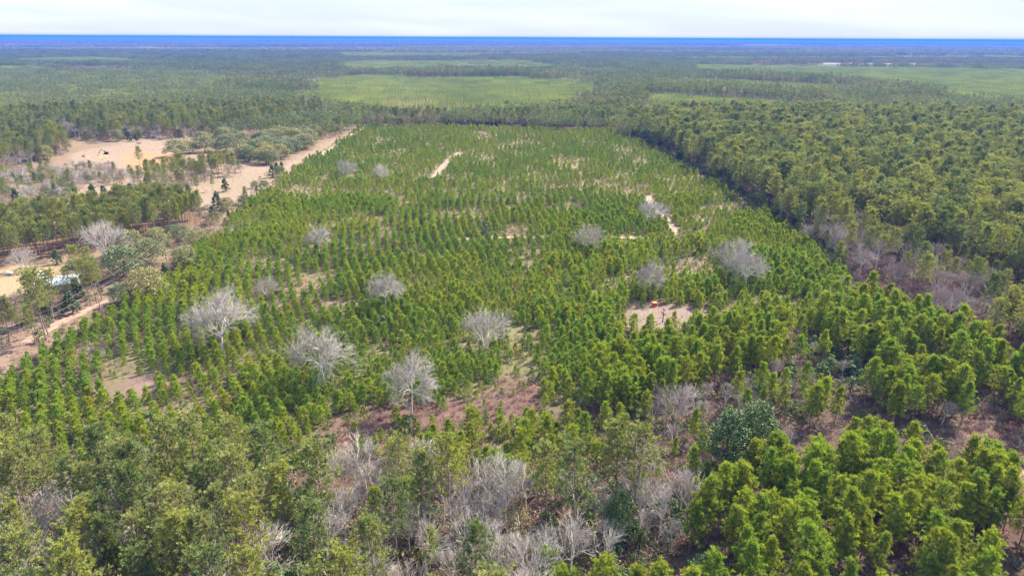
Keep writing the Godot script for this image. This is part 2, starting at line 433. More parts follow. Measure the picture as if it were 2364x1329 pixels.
func _ready() -> void:
	rng.seed = 4711
	wide.seed = 5
	wide.frequency = 0.012
	wide.fractal_octaves = 4
	fine.seed = 9
	fine.frequency = 0.09
	fine.fractal_octaves = 3
	cam = Camera3D.new()
	cam.name = "camera"
	cam.fov = 45.55
	cam.near = 0.5
	cam.far = 120000.0
	cam.position = Vector3(0, 75, 0)
	cam.rotation_degrees = Vector3(-20.07, 0, 0.27)
	add_child(cam)
	cam.current = true
	make_sky()
	var sun := DirectionalLight3D.new()
	sun.name = "sun"
	sun.light_energy = 1.6
	sun.light_color = Color(1.0, 0.955, 0.88)
	sun.light_angular_distance = 0.53
	sun.shadow_enabled = true
	add_child(sun)
	sun.look_at_from_position(Vector3.ZERO, -Vector3(0.53, 0.72, -0.44), Vector3.UP)
	make_ground()
	make_tracks()
	make_kinds()
	print("kinds ", Time.get_ticks_msec())
	plant_rows()
	plant_stands()
	plant_left()
	print("placed ", Time.get_ticks_msec())
	plant_far()
	plant_brush()
	finish_plants()
	print("planted ", Time.get_ticks_msec())
	make_farm()

func make_sky() -> void:
	var e := Environment.new()
	e.background_mode = Environment.BG_SKY
	e.tonemap_mode = Environment.TONE_MAPPER_LINEAR
	e.tonemap_exposure = 3.4
	var m := ProceduralSkyMaterial.new()
	m.sky_top_color = Color(0.60, 0.67, 0.75)
	m.sky_horizon_color = Color(0.525, 0.545, 0.568)
	m.sky_curve = 0.12
	m.ground_horizon_color = Color(0.5, 0.55, 0.6)
	m.ground_bottom_color = Color(0.2, 0.22, 0.2)
	m.sun_angle_max = 55.0
	m.sun_curve = 0.12
	# thin streaks of high cloud
	var im := Image.create(2048, 1024, false, Image.FORMAT_RGBA8)
	var n := FastNoiseLite.new()
	n.seed = 21
	n.frequency = 1.0
	n.fractal_octaves = 5
	for y in 512:
		var el := (0.5 - (y + 0.5) / 1024.0) * PI
		for x in 2048:
			var az := x / 2048.0 * TAU
			var v := n.get_noise_3d(cos(az) * 2.2, el * 26.0 + sin(az * 2.0) * 0.6, sin(az) * 2.2)
			var a := clampf(v * 1.5 + 0.32, 0.0, 1.0) * 0.55
			im.set_pixel(x, y, Color(0.34, 0.33, 0.315, a))
	m.sky_cover = ImageTexture.create_from_image(im)
	var sky := Sky.new()
	sky.sky_material = m
	e.sky = sky
	e.fog_enabled = true
	e.fog_density = 0.000085
	e.fog_light_color = Color(0.22, 0.46, 0.92)
	e.sdfgi_enabled = true
	e.ssao_enabled = true
	e.ssil_enabled = true
	var w := WorldEnvironment.new()
	w.name = "world"
	w.environment = e
	add_child(w)

func soil(x: float, z: float) -> Color:
	var a := wide.get_noise_2d(x, z) * 0.5 + 0.5
	var b := fine.get_noise_2d(x, z) * 0.5 + 0.5
	var q := Vector2(x + fine.get_noise_2d(z, x) * 7.0, z + fine.get_noise_2d(x + 300, z) * 7.0)
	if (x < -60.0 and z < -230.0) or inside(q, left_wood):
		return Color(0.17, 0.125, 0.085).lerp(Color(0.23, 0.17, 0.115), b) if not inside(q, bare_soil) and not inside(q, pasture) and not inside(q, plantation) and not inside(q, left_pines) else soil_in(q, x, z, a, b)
	return soil_in(q, x, z, a, b)

func soil_in(q: Vector2, _x: float, z: float, a: float, b: float) -> Color:
	var x := _x
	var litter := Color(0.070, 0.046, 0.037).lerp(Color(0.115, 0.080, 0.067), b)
	if inside(q, feeder_yard):
		return Color(0.225, 0.18, 0.155).lerp(Color(0.17, 0.125, 0.105), b)
	if inside(q, bare_soil):
		return Color(0.315, 0.173, 0.085).lerp(Color(0.303, 0.211, 0.134), b)
	if inside(q, patch_a):
		return Color(0.218, 0.160, 0.134).lerp(Color(0.121, 0.083, 0.070), b)
	if inside(q, lawn):
		return Color(0.285, 0.217, 0.120).lerp(Color(0.279, 0.204, 0.148), a)
	if inside(q, pasture):
		return Color(0.285, 0.211, 0.166).lerp(Color(0.243, 0.192, 0.134), clampf(a * 1.6 - 0.3, 0, 1)).lerp(Color(0.182, 0.128, 0.098), b * 0.4)
	if inside(q, left_pines):
		return Color(0.182, 0.128, 0.085).lerp(Color(0.133, 0.077, 0.056), b)
	if inside(q, verge):
		return Color(0.218, 0.150, 0.120).lerp(Color(0.158, 0.106, 0.085), b)
	if inside(q, track_margin):
		return Color(0.158, 0.102, 0.088).lerp(Color(0.103, 0.064, 0.056), b)
	if inside(q, opening):
		return Color(0.152, 0.096, 0.085).lerp(Color(0.097, 0.058, 0.050), b)
	if inside(q, plantation):
		var grass := clampf((-z - 150.0) / 200.0, 0.0, 1.0) * 0.6 + (a - 0.5) * 0.7
		var green := clampf(wide.get_noise_2d(x * 3.0 + 60, z * 3.0) * 1.6 + 0.5, 0.0, 0.85)
		return Color(0.125, 0.085, 0.065).lerp(Color(0.17, 0.125, 0.093), b).lerp(Color(0.12, 0.13, 0.05), green).lerp(Color(0.23, 0.185, 0.098), clampf(grass, 0, 0.85))
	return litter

func make_ground() -> void:
	var m := StandardMaterial3D.new()
	m.resource_name = "soil and dead grass"
	m.vertex_color_use_as_albedo = true
	m.albedo_texture = noise_tex(3, 0.02, 0.55, 1.35)
	m.roughness = 0.95
	m.metallic_specular = 0.2
	m.detail_enabled = true
	m.detail_blend_mode = BaseMaterial3D.BLEND_MODE_MUL
	m.detail_albedo = noise_tex(8, 0.03, 0.6, 1.3)
	m.detail_uv_layer = BaseMaterial3D.DETAIL_UV_2
	var step := 4.0
	var nx := 330
	var nz := 225
	var v := PackedVector3Array()
	var c := PackedColorArray()
	var uv := PackedVector2Array()
	var uv2 := PackedVector2Array()
	var idx := PackedInt32Array()
	for j in nz + 1:
		for i in nx + 1:
			var x := (i - nx * 0.5) * step
			var z := -16.0 - j * step
			v.push_back(Vector3(x, 0, z))
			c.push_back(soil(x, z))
			uv.push_back(Vector2(x, z) / 23.0)
			uv2.push_back(Vector2(x * 0.8 + z * 0.6, z * 0.8 - x * 0.6) / 5.3)
	for j in nz:
		for i in nx:
			var k := j * (nx + 1) + i
			idx.append_array([k, k + nx + 1, k + 1, k + 1, k + nx + 1, k + nx + 2])
	var a := []
	a.resize(Mesh.ARRAY_MAX)
	a[Mesh.ARRAY_VERTEX] = v
	a[Mesh.ARRAY_COLOR] = c
	a[Mesh.ARRAY_TEX_UV] = uv
	a[Mesh.ARRAY_TEX_UV2] = uv2
	a[Mesh.ARRAY_INDEX] = idx
	var g := ArrayMesh.new()
	g.add_surface_from_arrays(Mesh.PRIMITIVE_TRIANGLES, a)
	g.surface_set_material(0, m)
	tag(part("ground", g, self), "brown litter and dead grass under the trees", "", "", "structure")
	# the plain beyond, out to the horizon
	var far := CylinderMesh.new()
	far.top_radius = 60000.0
	far.bottom_radius = 60000.0
	far.height = 1.0
	far.radial_segments = 128
	far.rings = 0
	far.cap_bottom = false
	var fm := StandardMaterial3D.new()
	fm.resource_name = "distant woodland floor"
	fm.albedo_color = Color(0.12, 0.115, 0.07).linear_to_srgb()
	fm.albedo_texture = noise_tex(31, 0.006, 0.5, 1.5)
	fm.uv1_scale = Vector3(40, 40, 40)
	fm.roughness = 1.0
	fm.metallic_specular = 0.1
	far.material = fm
	var o := part("distant_ground", far, self)
	o.position = Vector3(0, -0.62, 0)
	tag(o, "flat wooded plain reaching to the horizon", "", "", "structure")
	for k in far_fields.size():
		var fs := Shape.new()
		var poly: PackedVector2Array = far_fields[k]
		var tris := Geometry2D.triangulate_polygon(poly)
		var cc := vc(Color(0.17, 0.125, 0.105) if k != 2 else Color(0.26, 0.27, 0.12))
		for t in range(0, tris.size(), 3):
			fs.tri(Vector3(poly[tris[t]].x, 0.25, poly[tris[t]].y), Vector3(poly[tris[t + 1]].x, 0.25, poly[tris[t + 1]].y), Vector3(poly[tris[t + 2]].x, 0.25, poly[tris[t + 2]].y), cc)
		tag(part("field", fs.mesh(leaf_mat("dry field", Color(1, 1, 1), 0.95, 0.0)), self), "pale dry field among distant woods", "", "", "structure")

func track(path: PackedVector2Array, width: float, col: Color, edge: Color, y: float, label: String) -> void:
	# a worn dirt track: two pale ruts, a grassy middle, uneven edges
	var s := Shape.new()
	var cv := Curve2D.new()
	for i in path.size():
		var t := (path[mini(i + 1, path.size() - 1)] - path[maxi(i - 1, 0)]) / 6.0
		cv.add_point(path[i], -t, t)
	var pts := cv.get_baked_points()
	var n := maxi(4, int(cv.get_baked_length() / 1.5))
	var offs := [-0.5, -0.36, -0.12, 0.12, 0.36, 0.5]
	var cols := [edge, col, edge.lerp(col, 0.45), col, edge]
	var prev: Array = []
	for i in n + 1:
		var at := cv.get_baked_length() * i / n
		var p := cv.sample_baked(at)
		var d := (cv.sample_baked(minf(at + 1.0, cv.get_baked_length())) - cv.sample_baked(maxf(at - 1.0, 0.0))).normalized()
		var side := Vector2(-d.y, d.x)
		var row := []
		for k in 6:
			var jit: float = rr(-0.09, 0.09) if k in [0, 5] else rr(-0.02, 0.02)
			var q: Vector2 = p + side * width * (offs[k] + jit)
			row.append(Vector3(q.x, y - (0.02 if k in [0, 5] else 0.0), q.y))
		if i:
			for k in 5:
				s.quad(prev[k], prev[k + 1], row[k + 1], row[k], vc(shade(cols[k], 0.12)))
		prev = row
	var o := part("dirt_track", s.mesh(leaf_mat("sandy track", Color(1, 1, 1), 0.95, 0.0)), self)
	tag(o, label, "", "", "structure")

func make_tracks() -> void:
	var sand := Color(0.209, 0.172, 0.143)
	var dry := Color(0.189, 0.139, 0.090)
	track(PackedVector2Array([Vector2(68.4, -341.9), Vector2(66.2, -315.6), Vector2(67.9, -292.9), Vector2(67.4, -277.0), Vector2(64.1, -265.1), Vector2(65.7, -254.7), Vector2(67.8, -246.2)]), 3.6, sand, dry, 0.03, "pale sandy track bending past the small bare tree")
	track(PackedVector2Array([Vector2(61.9, -264.4), Vector2(44.6, -264.7), Vector2(23.9, -265.7), Vector2(-0.4, -264.0), Vector2(-21.0, -261.1)]), 3.0, Color(0.262, 0.197, 0.148), dry, 0.034, "faint track crossing the young pine rows")
	track(PackedVector2Array([Vector2(-45.0, -387.0), Vector2(-43.5, -421.7), Vector2(-40.0, -459.3), Vector2(-37.0, -477.7)]), 3.6, sand, dry, 0.03, "short pale sandy track through young pines")
	track(PackedVector2Array([Vector2(-126.3, -162.4), Vector2(-125.4, -177.5), Vector2(-121.0, -193.9), Vector2(-120.9, -211.7)]), 3.4, Color(0.271, 0.172, 0.127), Color(0.246, 0.164, 0.115), 0.03, "reddish farm lane beside the tall pines")
	track(PackedVector2Array([Vector2(-144.1, -605.4), Vector2(-132.3, -621.2), Vector2(-129.0, -609.0), Vector2(-131.1, -548.5), Vector2(-128.3, -460.3)]), 5.0, Color(0.230, 0.189, 0.131), Color(0.221, 0.164, 0.107), 0.03, "pale farm track at the far corner of the young pines")
	track(PackedVector2Array([Vector2(112.7, -339.9), Vector2(112.5, -284.8), Vector2(112.4, -244.2), Vector2(112.0, -221.7)]), 3.0, Color(0.205, 0.123, 0.090), Color(0.164, 0.098, 0.074), 0.03, "reddish firebreak along the edge of the pine wood")
	track(PackedVector2Array([Vector2(93.8, -119.1), Vector2(93.4, -109.4), Vector2(94.5, -101.0)]), 4.0, Color(0.221, 0.139, 0.107), Color(0.164, 0.098, 0.074), 0.03, "brown cleared lane through bramble beside the pine stand")

func make_kinds() -> void:
	var bark := plain_mat("pine bark", Color(0.19, 0.14, 0.115), 0.95)
	var pale := plain_mat("bare hardwood bark", Color(0.46, 0.42, 0.395), 0.9)
	var dark := plain_mat("oak bark", Color(0.10, 0.085, 0.075), 0.95)
	var young := []
	for i in 9:
		young.append(pine(4.0, 0.05, rr(0.85, 1.4), rr(0.32, 0.42), 5, 4, 0.40, rr(0.05, 0.5), Color(0.225, 0.285, 0.038)))
	kind("young_pine", young, bark, [Color(1, 1, 1), Color(1.15, 1.1, 0.9), Color(0.8, 0.93, 0.9), Color(1.1, 1.08, 1.1), Color(0.9, 1.02, 0.8), Color(1.3, 1.0, 0.8)], 4.0)
	var stand := []
	for i in 8:
		stand.append(pine(11.0, rr(0.25, 0.45), rr(1.9, 2.9), 0.62, 5, 12, 0.45, rr(0.15, 0.6), Color(0.235, 0.29, 0.042)))
	kind("stand_pine", stand, bark, [Color(1, 1, 1), Color(1.15, 1.12, 0.85), Color(0.85, 0.97, 0.95), Color(1.08, 1.0, 0.9), Color(0.95, 1.06, 0.85)], 11.0)
	var tall := []
	for i in 9:
		tall.append(pine(17.0, rr(0.4, 0.62), rr(2.4, 4.2), 0.55, 6, 11, 0.47, rr(0.7, 1.0), Color(0.23, 0.255, 0.095), 0.95))
	kind("tall_pine", tall, bark, [Color(1, 1, 1), Color(1.2, 1.14, 0.8), Color(0.78, 0.88, 0.95), Color(1.18, 1.15, 1.15), Color(0.66, 0.76, 0.8)], 17.0)
	var bares := []
	for i in 3:   # 0-2: wide crowns on a clear bole
		bares.append(bare_tree(17.0, rr(0.3, 0.42), 6, rr(0.65, 0.9), 0.02, 0.45, 5, 5, 0.85))
	for i in 4:   # 3-6: narrow swamp hardwoods
		bares.append(bare_tree(12.0, rr(0.3, 0.5), 3, rr(0.4, 0.6), 0.1, 0.35, 4, 5, 0.8))
	for i in 2:   # 7-8: many-stemmed, bushy
		bares.append(bare_tree(9.0, 0.08, 8, 0.6, 0.12, 0.25, 4, 5, 0.8))
	for b in bares:
		recolor(b.crown, Color(0.35, 0.32, 0.305))
	kind("bare_tree", bares, pale, [Color(0.98, 0.95, 0.92), Color(1.12, 1.09, 1.05), Color(0.82, 0.79, 0.78), Color(1.0, 0.92, 0.9), Color(0.88, 0.78, 0.77)], 12.0, 0.9, 0.0)
	var oak := []
	for i in 4:
		oak.append(leafy(10.0, 12.0, 0.2, 84, 80, 0.21, [Color(0.15, 0.165, 0.075), Color(0.185, 0.19, 0.09), Color(0.125, 0.15, 0.065)]))
	kind("live_oak", oak, dark, [Color(1, 1, 1), Color(1.25, 1.15, 1.0), Color(0.8, 0.9, 0.85), Color(1.45, 1.22, 0.9)], 10.0, 0.6, 0.4)
	var mag := []
	for i in 2:
		mag.append(leafy(12.0, 8.0, 0.06, 110, 85, 0.16, [Color(0.06, 0.095, 0.03), Color(0.07, 0.105, 0.035)], 0.2))
	kind("magnolia", mag, dark, [Color(1, 1, 1), Color(1.3, 1.25, 1.2)], 12.0, 0.55, 0.3)
	var cedar := []
	for i in 3:
		cedar.append(leafy(7.0, 4.0, 0.10, 75, 45, 0.19, [Color(0.075, 0.105, 0.045), Color(0.09, 0.12, 0.05)], 0.75))
	kind("red_cedar", cedar, dark, [Color(1, 1, 1), Color(0.8, 0.9, 0.9), Color(1.4, 1.1, 0.75)], 7.0, 0.7, 0.4)
	var bush := []
	for i in 3:
		bush.append(leafy(2.0, 2.4, 0.05, 20, 44, 0.1, [Color(0.08, 0.125, 0.045), Color(0.1, 0.14, 0.05)], 0.1, 3))
	for i in 2:
		bush.append(leafy(1.6, 2.4, 0.05, 12, 30, 0.12, [Color(0.16, 0.15, 0.085), Color(0.19, 0.165, 0.11)], 0.1, 3))
	kind("shrub", bush, dark, [Color(1, 1, 1), Color(1.25, 1.15, 1.0), Color(0.75, 0.85, 0.9)], 2.0, 0.6, 0.6)
	var tan_tree := []
	for i in 3:
		tan_tree.append(leafy(9.0, 7.0, 0.15, 50, 26, 0.16, [Color(0.24, 0.19, 0.09), Color(0.22, 0.165, 0.10)], 0.1, 8))
	kind("tan_hardwood", tan_tree, pale, [Color(1, 1, 1), Color(1.1, 0.85, 0.8), Color(0.9, 1.0, 0.8)], 9.0, 0.8, 0.7)

func recolor(s: Shape, c: Color) -> void:
	for i in s.c.size():
		var k := s.c[i].r
		s.c[i] = vc(Color(c.r * k, c.g * k, c.b * k))

func row_shift(d: float) -> float:
	# planted along the contour: rows bend left near the hollow and straighten further out
	var x := 0.0
	var at := 90.0
	var keys := [[90.0, -0.75], [135.0, -0.66], [175.0, -0.48], [250.0, -0.22], [350.0, 0.0], [800.0, 0.04]]
	for i in keys.size() - 1:
		var e: float = minf(d, keys[i + 1][0])
		if e <= at:
			break
		var s0: float = keys[i][1]
		var f: float = (e - keys[i][0]) / (keys[i + 1][0] - keys[i][0])
		var s1: float = lerpf(s0, keys[i + 1][1], f)
		x += (e - at) * (s0 + s1) * 0.5
		at = e
	return x

func young_label(x: float, d: float) -> String:
	if d < 150.0 and x < -20.0:
		return "young pine in the curving planted rows before the tall wood"
	if x > 20.0:
		return "young bushy pine growing loosely around the sandy clearing"
	return "young pine in the rows between the pale bare trees"

func plant_rows() -> void:
	var d := 92.0
	while d < 700.0:
		var shift := row_shift(d)
		for i in range(-150, 200):
			var u := i * 3.3
			var loose := 0.28
			var x := u + shift
			if not in_view(x, -d) or not inside(Vector2(x, -d), plantation):
				continue
			var p := Vector2(x, -d)
			var spare := wide.get_noise_2d(x * 2.2, d * 2.2)
			var keep := 0.93
			var h := 3.6 + spare * 1.8 + rr(-1.3, 1.0)
			if spare < -0.29:
				keep = 0.35
				h *= 0.75
			if inside(p, bushy):
				loose = 1.3
				keep *= 0.8
				h *= 1.22
			if inside(p, opening):
				keep = 0.25
				h *= 0.8
			if inside(p, patch_a) or inside(p, feeder_yard) or near_track(p):
				keep = 0.0
			if d > 330.0:
				keep *= 0.85
				h *= 0.88
				loose = 1.2
			if rng.randf() < keep:
				var t := 0
				var tone := wide.get_noise_2d(x + 900, d)
				if rng.randf() < 0.55:
					t = 1 if tone > 0.0 else 2
				else:
					t = rng.randi() % 5 if rng.randf() > 0.06 else 5
				grow("young_pine", x + rr(-loose, loose), -d + rr(-0.5, 0.5), maxf(h, 1.6), young_label(x, d), t, -1, rr(0.9, 1.3))
		d += 1.75 if d < 330.0 else 2.4

var lanes := [PackedVector2Array([Vector2(68.4, -341.9), Vector2(66.2, -315.6), Vector2(67.9, -292.9), Vector2(67.4, -277.0), Vector2(64.1, -265.1), Vector2(65.7, -254.7), Vector2(67.8, -246.2)]), PackedVector2Array([Vector2(-45.0, -387.0), Vector2(-43.5, -421.7), Vector2(-40.0, -459.3), Vector2(-37.0, -477.7)]), PackedVector2Array([Vector2(61.9, -264.4), Vector2(44.6, -264.7), Vector2(23.9, -265.7), Vector2(-0.4, -264.0), Vector2(-21.0, -261.1)]), PackedVector2Array([Vector2(-144.1, -605.4), Vector2(-132.3, -621.2), Vector2(-129.0, -609.0), Vector2(-131.1, -548.5), Vector2(-128.3, -460.3)]), PackedVector2Array([Vector2(93.8, -119.1), Vector2(93.4, -109.4), Vector2(94.5, -101.0)]), PackedVector2Array([Vector2(-126.3, -162.4), Vector2(-125.4, -177.5), Vector2(-121.0, -193.9), Vector2(-120.9, -211.7)])]
func near_track(p: Vector2, by := 2.3) -> bool:
	for path in lanes:
		for i in path.size() - 1:
			if Geometry2D.get_closest_point_to_segment(p, path[i], path[i + 1]).distance_to(p) < by:
				return true
	return false

func fill(poly: PackedVector2Array, area: float, each: Callable, side := 0.0) -> void:
	# scatters over a polygon, one try per `area` square metres, on a jittered grid
	var lo := poly[0]
	var hi := poly[0]
	for p in poly:
		lo = lo.min(p)
		hi = hi.max(p)
	var step := sqrt(area)
	var z := lo.y
	while z < hi.y:
		var x := lo.x
		while x < hi.x:
			var p := Vector2(x + rr(-0.48, 0.48) * step, z + rr(-0.48, 0.48) * step)
			if in_view(p.x, p.y, side) and inside(p, poly):
				each.call(p)
			x += step
		z += step

func plant_stands() -> void:
	fill(right_front, 11.0, func(p):
		if inside(p, track_margin) or near_track(p, 3.0):
			return
		var gap := wide.get_noise_2d(p.x * 3.0 + 50, p.y * 3.0)
		if gap < -0.12:
			if rng.randf() < 0.12:
				grow("bare_tree", p.x, p.y, rr(4, 7), "leafless tree in a gap of the bright pine stand", -1, 3 + rng.randi() % 6)
			elif rng.randf() < 0.3:
				grow("shrub", p.x, p.y, rr(1.5, 3.5), "evergreen bush in a gap of the bright pine stand", -1, rng.randi() % 3)
			return
		if rng.randf() < 0.8:
			grow("stand_pine", p.x, p.y, rr(8.5, 12.0) + gap * 3.0, "half grown pine in the dense stand beside the dark magnolias"))
	fill(right_strip, 13.0, func(p):
		if rng.randf() < 0.72:
			grow("stand_pine", p.x, p.y, rr(8.0, 13.0), "half grown pine between the bright stand and the pine wood")
		elif rng.randf() < 0.5:
			grow("bare_tree", p.x, p.y, rr(5, 9), "leafless tree among pines beside the pine wood", 4, 3 + rng.randi() % 6))
	fill(right_mid, 10.0, func(p):
		if rng.randf() < 0.82:
			grow("stand_pine", p.x, p.y, rr(8.0, 11.0), "half grown pine in the clump before the sandy clearing"))
	fill(centre_front, 15.0, func(p):
		if rng.randf() < 0.66:
			grow("stand_pine", p.x, p.y, rr(6.0, 10.0), "half grown pine between the planted rows and the leafless swamp trees"))
	fill(swamp, 15.0, func(p):
		var bare := 0.3
		if p.x > -28.0 and p.x < 14.0:
			bare = 0.75
		elif p.x >= 14.0:
			bare = 0.6
		var m := wide.get_noise_2d(p.x * 2.5 + 700, p.y * 2.5)
		bare += m * 0.4
		var r := rng.randf()
		if r < bare * 0.62:
			grow("bare_tree", p.x, p.y, rr(6.5, 13.0), "leafless tree in the wood of tall pines", [0, 1, 1, 3][rng.randi() % 4], 3 + rng.randi() % 4)
		elif r < bare * 0.62 + 0.1:
			grow("tan_hardwood", p.x, p.y, rr(4, 7), "hardwood in the wood of tall pines")
		elif r < 0.76:
			if rng.randf() < 0.75:
				grow("tall_pine", p.x, p.y, rr(13.0, 19.0), "tall pine in the wood with pale leafless trees")
			else:
				grow("stand_pine", p.x, p.y, rr(6.5, 11.0), "half grown pine in the wood of tall pines")
		elif r < 0.98:
			grow("shrub", p.x, p.y, rr(2.5, 6.0), "evergreen bush under the tall pines", -1, rng.randi() % 3))
	fill(bramble, 13.0, func(p):
		var r := rng.randf()
		if r < 0.22:
			grow("bare_tree", p.x, p.y, rr(4.5, 8.0), "leafless tree in the bramble beside the dark magnolias", -1, 3 + rng.randi() % 4)
		elif r < 0.5:
			grow("stand_pine", p.x, p.y, rr(4.0, 8.5), "half grown pine in the bramble beside the dark magnolias")
		elif r < 0.75:
			grow("shrub", p.x, p.y, rr(1.2, 2.8), "bush in the bramble beside the dark magnolias"))
	fill(dark_gap, 9.0, func(p):
		var r := rng.randf()
		if r < 0.45:
			grow("shrub", p.x, p.y, rr(1.8, 4.0), "evergreen bush in the shady gap beside the bright pine stand", -1, rng.randi() % 3)
		elif r < 0.55:
			grow("bare_tree", p.x, p.y, rr(4, 7), "leafless tree in the shady gap", -1, 3 + rng.randi() % 6)
		elif r < 0.72:
			grow("stand_pine", p.x, p.y, rr(5, 9), "half grown pine in the shady gap beside the bright stand"))
	fill(right_wood, 29.0, func(p):
		if near_track(p, 3.0):
			return
		var d: float = -p.y
		if inside(p, right_bare):
			var r := rng.randf()
			if r < 0.38:
				grow("bare_tree", p.x, p.y, rr(7, 12), "leafless tree in the hollow of the pine wood", 4 if rng.randf() < 0.7 else 3, 3 + rng.randi() % 6)
			elif r < 0.8:
				grow("tall_pine", p.x, p.y, rr(9, 16), "tall pine in the wide pine wood")
			return
		var m := wide.get_noise_2d(p.x * 2.0 + 300, p.y * 2.0)
		if rng.randf() < 0.07 + maxf(0.0, m) * 0.2 and d < 480.0:
			grow("bare_tree", p.x, p.y, rr(6, 11), "leafless tree in the hollow of the pine wood", 4, 3 + rng.randi() % 6)
		elif rng.randf() < 0.9:
			grow("tall_pine", p.x, p.y, rr(9.5, 19.5) + m * 3.5, "tall pine in the wide pine wood", -1, -1, rr(1.0, 1.55))
		elif rng.randf() < 0.6:
			grow("live_oak", p.x, p.y, rr(7, 12), "broad evergreen hardwood among the pines of the wide wood", -1, -1, 0.8))
	fill(PackedVector2Array([Vector2(94.9, -596.6), Vector2(108.6, -439.9), Vector2(114.1, -338.9), Vector2(114.0, -276.5), Vector2(115.5, -238.3), Vector2(111.4, -217.2), Vector2(116.5, -217.2), Vector2(122.1, -244.3), Vector2(121.8, -285.0), Vector2(122.7, -347.2), Vector2(118.0, -450.0), Vector2(100.0, -605.6)]), 9.0, func(p):
		if rng.randf() < 0.5:
			grow("shrub", p.x, p.y, rr(1.5, 4.0), "bush along the edge of the wide pine wood")
		elif rng.randf() < 0.25:
			grow("stand_pine", p.x, p.y, rr(4, 9), "half grown pine along the edge of the wide pine wood"))
	# single trees standing out of the young pines
	for t in [
		[Vector2(-71.7, -154.7), 18.5, 0, 0, "widest pale bare tree, flat crowned, on a straight bole over the young pines"],
		[Vector2(-42.1, -136.5), 17.0, 1, 0, "pale bare tree with one long limb reaching sideways over the planted rows"],
		[Vector2(-21.0, -126.4), 15.5, 2, 0, "pale bare tree with a round fan of limbs beside the reddish opening"],
		[Vector2(-36.2, -183.1), 13.5, 1, 0, "pale forked bare tree rising from the middle of the young pines"],
		[Vector2(-6.6, -159.5), 11.5, 7, 0, "low dense bare tree with many stems among young pines"],
		[Vector2(-70.4, -239.6), 12.5, 2, 0, "pale bare tree in the brown gap of the upper rows"],
		[Vector2(42.4, -196.0), 13.0, 2, 2, "greyish bare tree spreading behind the orange hut"],
		[Vector2(73.5, -216.6), 14.0, 7, 0, "wide grey bare tree with dense twigs by the firebreak"],
		[Vector2(73.9, -203.3), 15.0, 0, 0, "tall grey bare tree with a clear bole by the firebreak"],
		[Vector2(28.8, -242.8), 11.0, 8, 3, "small round bare tree beside the faint crossing track"],
		[Vector2(59.2, -283.9), 12.0, 7, 1, "small bare tree where the sandy track bends"],
		[Vector2(-74.0, -194.5), 7.0, 8, 3, "small pinkish bare tree among the upper rows"],
		[Vector2(-94.0, -385.8), 11.0, 7, 0, "grey bare tree by the far corner of the young pines"], [Vector2(-71.1, -368.1), 12.0, 2, 1, "pale slim bare tree in the far young pines"],
		[Vector2(90.2, -158.2), 8.5, 8, 1, "round pale bare tree in the dark gap beside the bright pine stand"],
		[Vector2(33.7, -124.3), 9.0, 7, 3, "pinkish bare tree with a broad low crown in the bramble"],
		[Vector2(117.1, -255.6), 9.5, 7, 3, "purplish bare tree at the edge of the pine wood"], [Vector2(120.9, -241.6), 10.5, 8, 3, "round purplish bare tree beside the pine wood edge"], [Vector2(116.5, -217.2), 12.0, 2, 4, "largest purplish bare tree at the pine wood edge"],
		[Vector2(-59.2, -89.3), 11.0, 2, 1, "white fluffy bare tree in the tall pine wood"], [Vector2(-74.9, -83.9), 13.0, 7, 1, "white bare tree with upright limbs by the tall pines"],
		[Vector2(-56.8, -79.1), 12.0, 2, 1, "white bare tree with twisted open limbs in the tall pine wood"], [Vector2(-36.9, -75.6), 12.0, 7, 1, "broad white bare tree with fan of limbs in the tall pine wood"],
		[Vector2(-19.6, -87.1), 9.0, 4, 1, "small white bare tree with a straight bole among dark bushes"], [Vector2(-14.9, -90.1), 9.0, 5, 1, "white bare tree leaning its crown beside a yellow green pine"],
		[Vector2(0.4, -92.3), 12.5, 3, 1, "white slender bare tree in the thick of the leafless swamp"],
		[Vector2(-7.2, -89.7), 11.5, 4, 1, "white slender bare tree next to the yellow green pine in the swamp"],
	]:
		grow("bare_tree", t[0].x, t[0].y, t[1] * kinds.bare_tree.h / ([17.0, 17.0, 17.0, 12.0, 12.0, 12.0, 12.0, 9.0, 9.0][t[2]]), "", t[3], t[2], 1.0, t[4])
	for t in [
		[Vector2(38.9, -103.7), 14.0, 0, "dark glossy magnolia, wider of the pair, in front of the bright pine stand"], [Vector2(45.1, -108.4), 14.0, 1, "dark glossy magnolia with silvery leaves, taller of the pair"],
		[Vector2(16.9, -88.3), 9.5, 1, "grey green round evergreen beside the leafless swamp trees"],
	]:
		grow("magnolia", t[0].x, t[0].y, t[1], "", t[2], t[2], 1.0, t[3])
	for t in [[Vector2(-34.9, -114.1), 3.2, 1.0, "single dark round bush at the edge of the reddish opening"], [Vector2(-20.7, -120.5), 3.6, 1.1, "dark evergreen bush at the foot of the fan shaped bare tree"], [Vector2(-73.9, -121.7), 3.0, 1.1, "dark evergreen bush in the planted rows"], [Vector2(-34.2, -170.4), 4.2, 1.0, "dark evergreen bush among the middle rows"], [Vector2(-10.0, -265.7), 6.0, 0.8, "dark tall bush standing over the upper rows"], [Vector2(-71.2, -165.7), 2.4, 1.3, "low dark bush under the widest bare tree"]]:
		grow("shrub", t[0].x, t[0].y, t[1], "", 0, 0, t[2], t[3])

